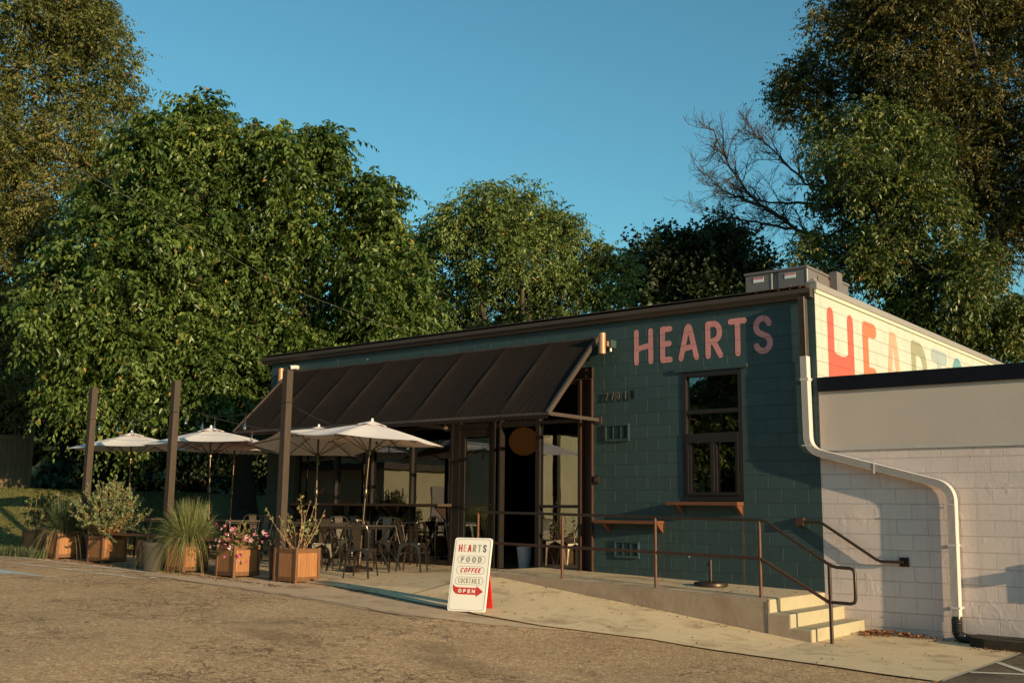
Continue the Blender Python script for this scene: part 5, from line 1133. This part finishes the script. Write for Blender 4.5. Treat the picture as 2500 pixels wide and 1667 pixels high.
ft=shoots('flower','pink-flowered trailing plant spilling from its planter box',60,.42,84,leafmat('leaf_flower',[(0,(.06,.09,.02)),(.5,(.17,.19,.06)),(.8,(.34,.30,.10)),(1,(.42,.10,.06))],.5,.3),M['twig_tan'],.035,.02,.9,.012,name='flower_plant',droop=.5)
m_pk=leafmat('petal_pink',[(0,(.45,.04,.20)),(.5,(.68,.22,.35)),(1,(.85,.60,.60))],.6,.35)
rng=np.random.RandomState(9)
for i in range(64):
    V=[]
    a=rng.uniform(0,2*math.pi); q=rng.uniform(.1,.46); c=np.array([math.cos(a)*q,math.sin(a)*q,rng.uniform(-.16,.42)-.35*q+(.1 if i%4==0 else 0)])
    ax=unit(np.array([math.cos(a),math.sin(a),.1])+rng.normal(size=3)*.4); n0=unit(rng.normal(size=3)); b1=unit(np.cross(ax,n0)); b2=np.cross(ax,b1); tv=rng.uniform(0,1)
    for j in range(5):
        an=j*1.2566; d=b1*math.cos(an)+b2*math.sin(an); e=b1*math.cos(an+1.57)+b2*math.sin(an+1.57); s_=.03 if i%3 else .05
        V.append([c,c+d*s_*.6+e*s_*.35+ax*.01,c+d*s_+ax*(.02 if i%3 else .06),c+d*s_*.6-e*s_*.35+ax*.01])
    V=np.array(V); k4=np.arange(5)[:,None]*4; npmesh('flower',V.reshape(-1,3),np.concatenate([k4+np.array([0,1,2]),k4+np.array([0,2,3])]),m_pk,ft,np.full(20,tv))
PLS['pot']=(None,(-12.62,-3.62,h(-12.6,-3.6)+.4)); shoots('pot','small dry plant in the grey pot beside the tufted grass planter',14,.3,85,M['lf_weed'],M['twig_tan'],.03,.015,.5,.03)
# ---------------------------------------------------------------- ground cover and litter
def scatter_grass(name,pts,Lm,Wd,mat,seed):
    rng=np.random.RandomState(seed); n=len(pts); z=hgt(pts[:,0],pts[:,1]); P0=np.stack([pts[:,0],pts[:,1],z],-1); a=rng.uniform(0,2*math.pi,n); q=np.abs(rng.normal(size=n))*.5
    D=unit(np.stack([np.cos(a)*q,np.sin(a)*q,np.ones(n)],-1)); V,F,T_=ribbons(P0,D,Lm*(.5+rng.uniform(size=n)),Wd,.25*np.ones(n),rng,3,(.5+.2*rng.normal(size=n)).clip(0,1))
    o=npmesh(name,V,F,mat,None,T_); return tag(o,kind='stuff')
rng=np.random.RandomState(21)
M['lawn_gr']=leafmat('lawn_blades',[(0,(.05,.06,.012)),(.5,(.13,.14,.03)),(.85,(.24,.21,.06)),(1,(.28,.17,.07))],.6,.3)
n_=90000; u=rng.uniform(size=n_)**.8; px=-13.8-u*14; py=-4.05+rng.uniform(size=n_)*14*(.25+.75*u); 
o=scatter_grass('grass',np.stack([px,py],-1),.075,.006,M['lawn_gr'],22); o['label']='short sloping lawn grass at the left'; o['category']='grass'
n_=1500; px=-13.6-rng.uniform(size=n_)*2.6; py=-4.1+rng.normal(size=n_)*.12+.1
o=scatter_grass('weeds',np.stack([px,py],-1),.26,.005,M['gr_dark'],23); o['label']='weedy tall grass along the lawn edge by the leftmost planter'; o['category']='weeds'
def litter(name,pts,sz,label,seed,stops):
    rng=np.random.RandomState(seed); n=len(pts); c=np.asarray(pts,float); ax=unit(np.stack([rng.normal(size=n),rng.normal(size=n),.25*rng.normal(size=n)],-1)); nr=unit(np.stack([.4*rng.normal(size=n),.4*rng.normal(size=n),np.ones(n)],-1)); bi=unit(np.cross(nr,ax)); s_=sz*rng.uniform(.5,1.3,size=(n,1))
    V=np.stack([c-ax*s_*.5,c-bi*s_*.35+nr*s_*.25,c+ax*s_*.5,c+bi*s_*.35+nr*s_*.2],1); i=np.arange(n)[:,None]*4
    o=npmesh(name,V.reshape(-1,3),np.concatenate([i+np.array([0,1,2]),i+np.array([0,2,3])]),leafmat(name+'_leaf',stops,.7,.1),None,np.repeat(rng.uniform(size=n),4)); tag(o,label,'leaves',kind='stuff'); return o
BS=[(0,(.10,.04,.015)),(.5,(.26,.09,.03)),(1,(.42,.20,.08))]
P_=[]
for i in range(420):
    x=.62+abs(rng.normal())*.42; y=-.06-abs(rng.normal())*.22*(1.2 if x<1 else .6); P_.append((x,y,h(x,y)+.02+rng.uniform()*.05*max(0,1-abs(x-.95))))
litter('fallen_leaves',P_,.05,'small drift of dry brown leaves against the white wall beside the steps',31,BS)
P_=[(x,y,h(x,y)+.035) for x,y in zip(2.1+rng.uniform(size=170)*2.5,-.62-np.abs(rng.normal(size=170))*.16)]
litter('fallen_leaves',P_,.04,'dry leaves strewn along the kerb under the white wall',32,BS)
P_=[]
for i in range(300):
    x=rng.uniform(-7.4,2.4); y=rng.uniform(-3.7,-.1)
    z=h(x,y)+.025
    if -4.9<x<-.03 and y>-1.75: z=lz(x)+.012
    if -.03<x<.6 and y>-1.8: continue
    P_.append((x,y,z))
for i in range(160): x=rng.uniform(-9.4,-4.8); y=rng.uniform(-.65,-.1); P_.append((x,y,h(x,y)+.02))
for i in range(40): x=rng.uniform(-4.4,.3); y=-1.85-abs(rng.normal())*.15; P_.append((x,y,h(x,y)+.03))
litter('fallen_leaves',P_,.035,'scattered dry leaves on the pavement, patio and landing',33,[(0,(.05,.03,.015)),(.6,(.16,.07,.03)),(1,(.34,.16,.06))])
P_=[]
for i in range(420): x=rng.uniform(-13.4,-6.7); P_.append((x,-3.98-abs(rng.normal())*.12,h(x,-4.0)+.012))
litter('fallen_leaves',P_,.04,'brown leaf debris gathered along the feet of the planter boxes',36,[(0,(.05,.03,.015)),(.6,(.16,.07,.03)),(1,(.34,.16,.06))])
P_=[(rng.uniform(-.9,-.05),rng.uniform(-.12,-.03),4.305+.04*rng.uniform()) for i in range(90)]; litter('fallen_leaves',P_,.05,'dry leaves caught on the roof edge at the right corner',34,BS)
P_=[(x,y,h(x,y)+.012) for x,y in zip(rng.uniform(-12,4,70),rng.uniform(-10,-4,70))]; litter('fallen_leaves',P_,.04,'a few stray leaves on the old asphalt',35,BS)
# ---------------------------------------------------------------- what the windows mirror, behind the camera
t=thing('neighbour_shed',(-22,-15.75,-.2),0,'cream building across the car park','building')
bx('wall',plain('shed_wall',(.46,.41,.27),.8,0,.25,1),t,(-8,3,2.4,5.7,-1,2.6),(-8,3,-7.5,-1.9,-1,4.3)); bx('roof',M['brown_metal'],t,(-8.3,3.3,2.1,6.0,2.61,2.8)); bx('door',M['taupe_metal'],t,(3.01,3.06,2.6,3.5,-.2,2.1))
for i,(x,y,r) in enumerate([(-16,-34,2.6),(-27,-32,3.0),(-33,-20,2.8),(-8,-38,2.6),(-40,-10,2.8)]):
    rng=np.random.RandomState(90+i); lb=[(x+rng.normal()*2.2,y+rng.normal()*2.2,4+rng.uniform()*6,r*rng.uniform(.55,.9)) for _ in range(9)]
    tree(lb,(x,y,-.3),.3,95+i,M['lf_mid'],['tree across the car park, nearest','tree across the car park, second','tree across the car park, third','tree across the car park, fourth','tree across the car park, fifth'][i],45,.3,.16,seglen=.9,droop=.4,n_main=5,twigs=False)
# a house far behind
t=thing('distant_house',(-22,34,0),R(-20),'pale gabled house far behind the dark tree','house')
bx('wall',plain('house_wall',(.5,.45,.36),.8),t,(-4,4,-3,3,-1,6.6)); MB().prism([(-4.4,-3.4,6.61),(4.4,-3.4,6.61),(0,-3.4,9.2)],(0,6.8,0)).build('roof',M['taupe_metal'],t)
bx('window',M['label_white'],t,(-.6,.6,-3.05,-3.005,6.0,6.5))
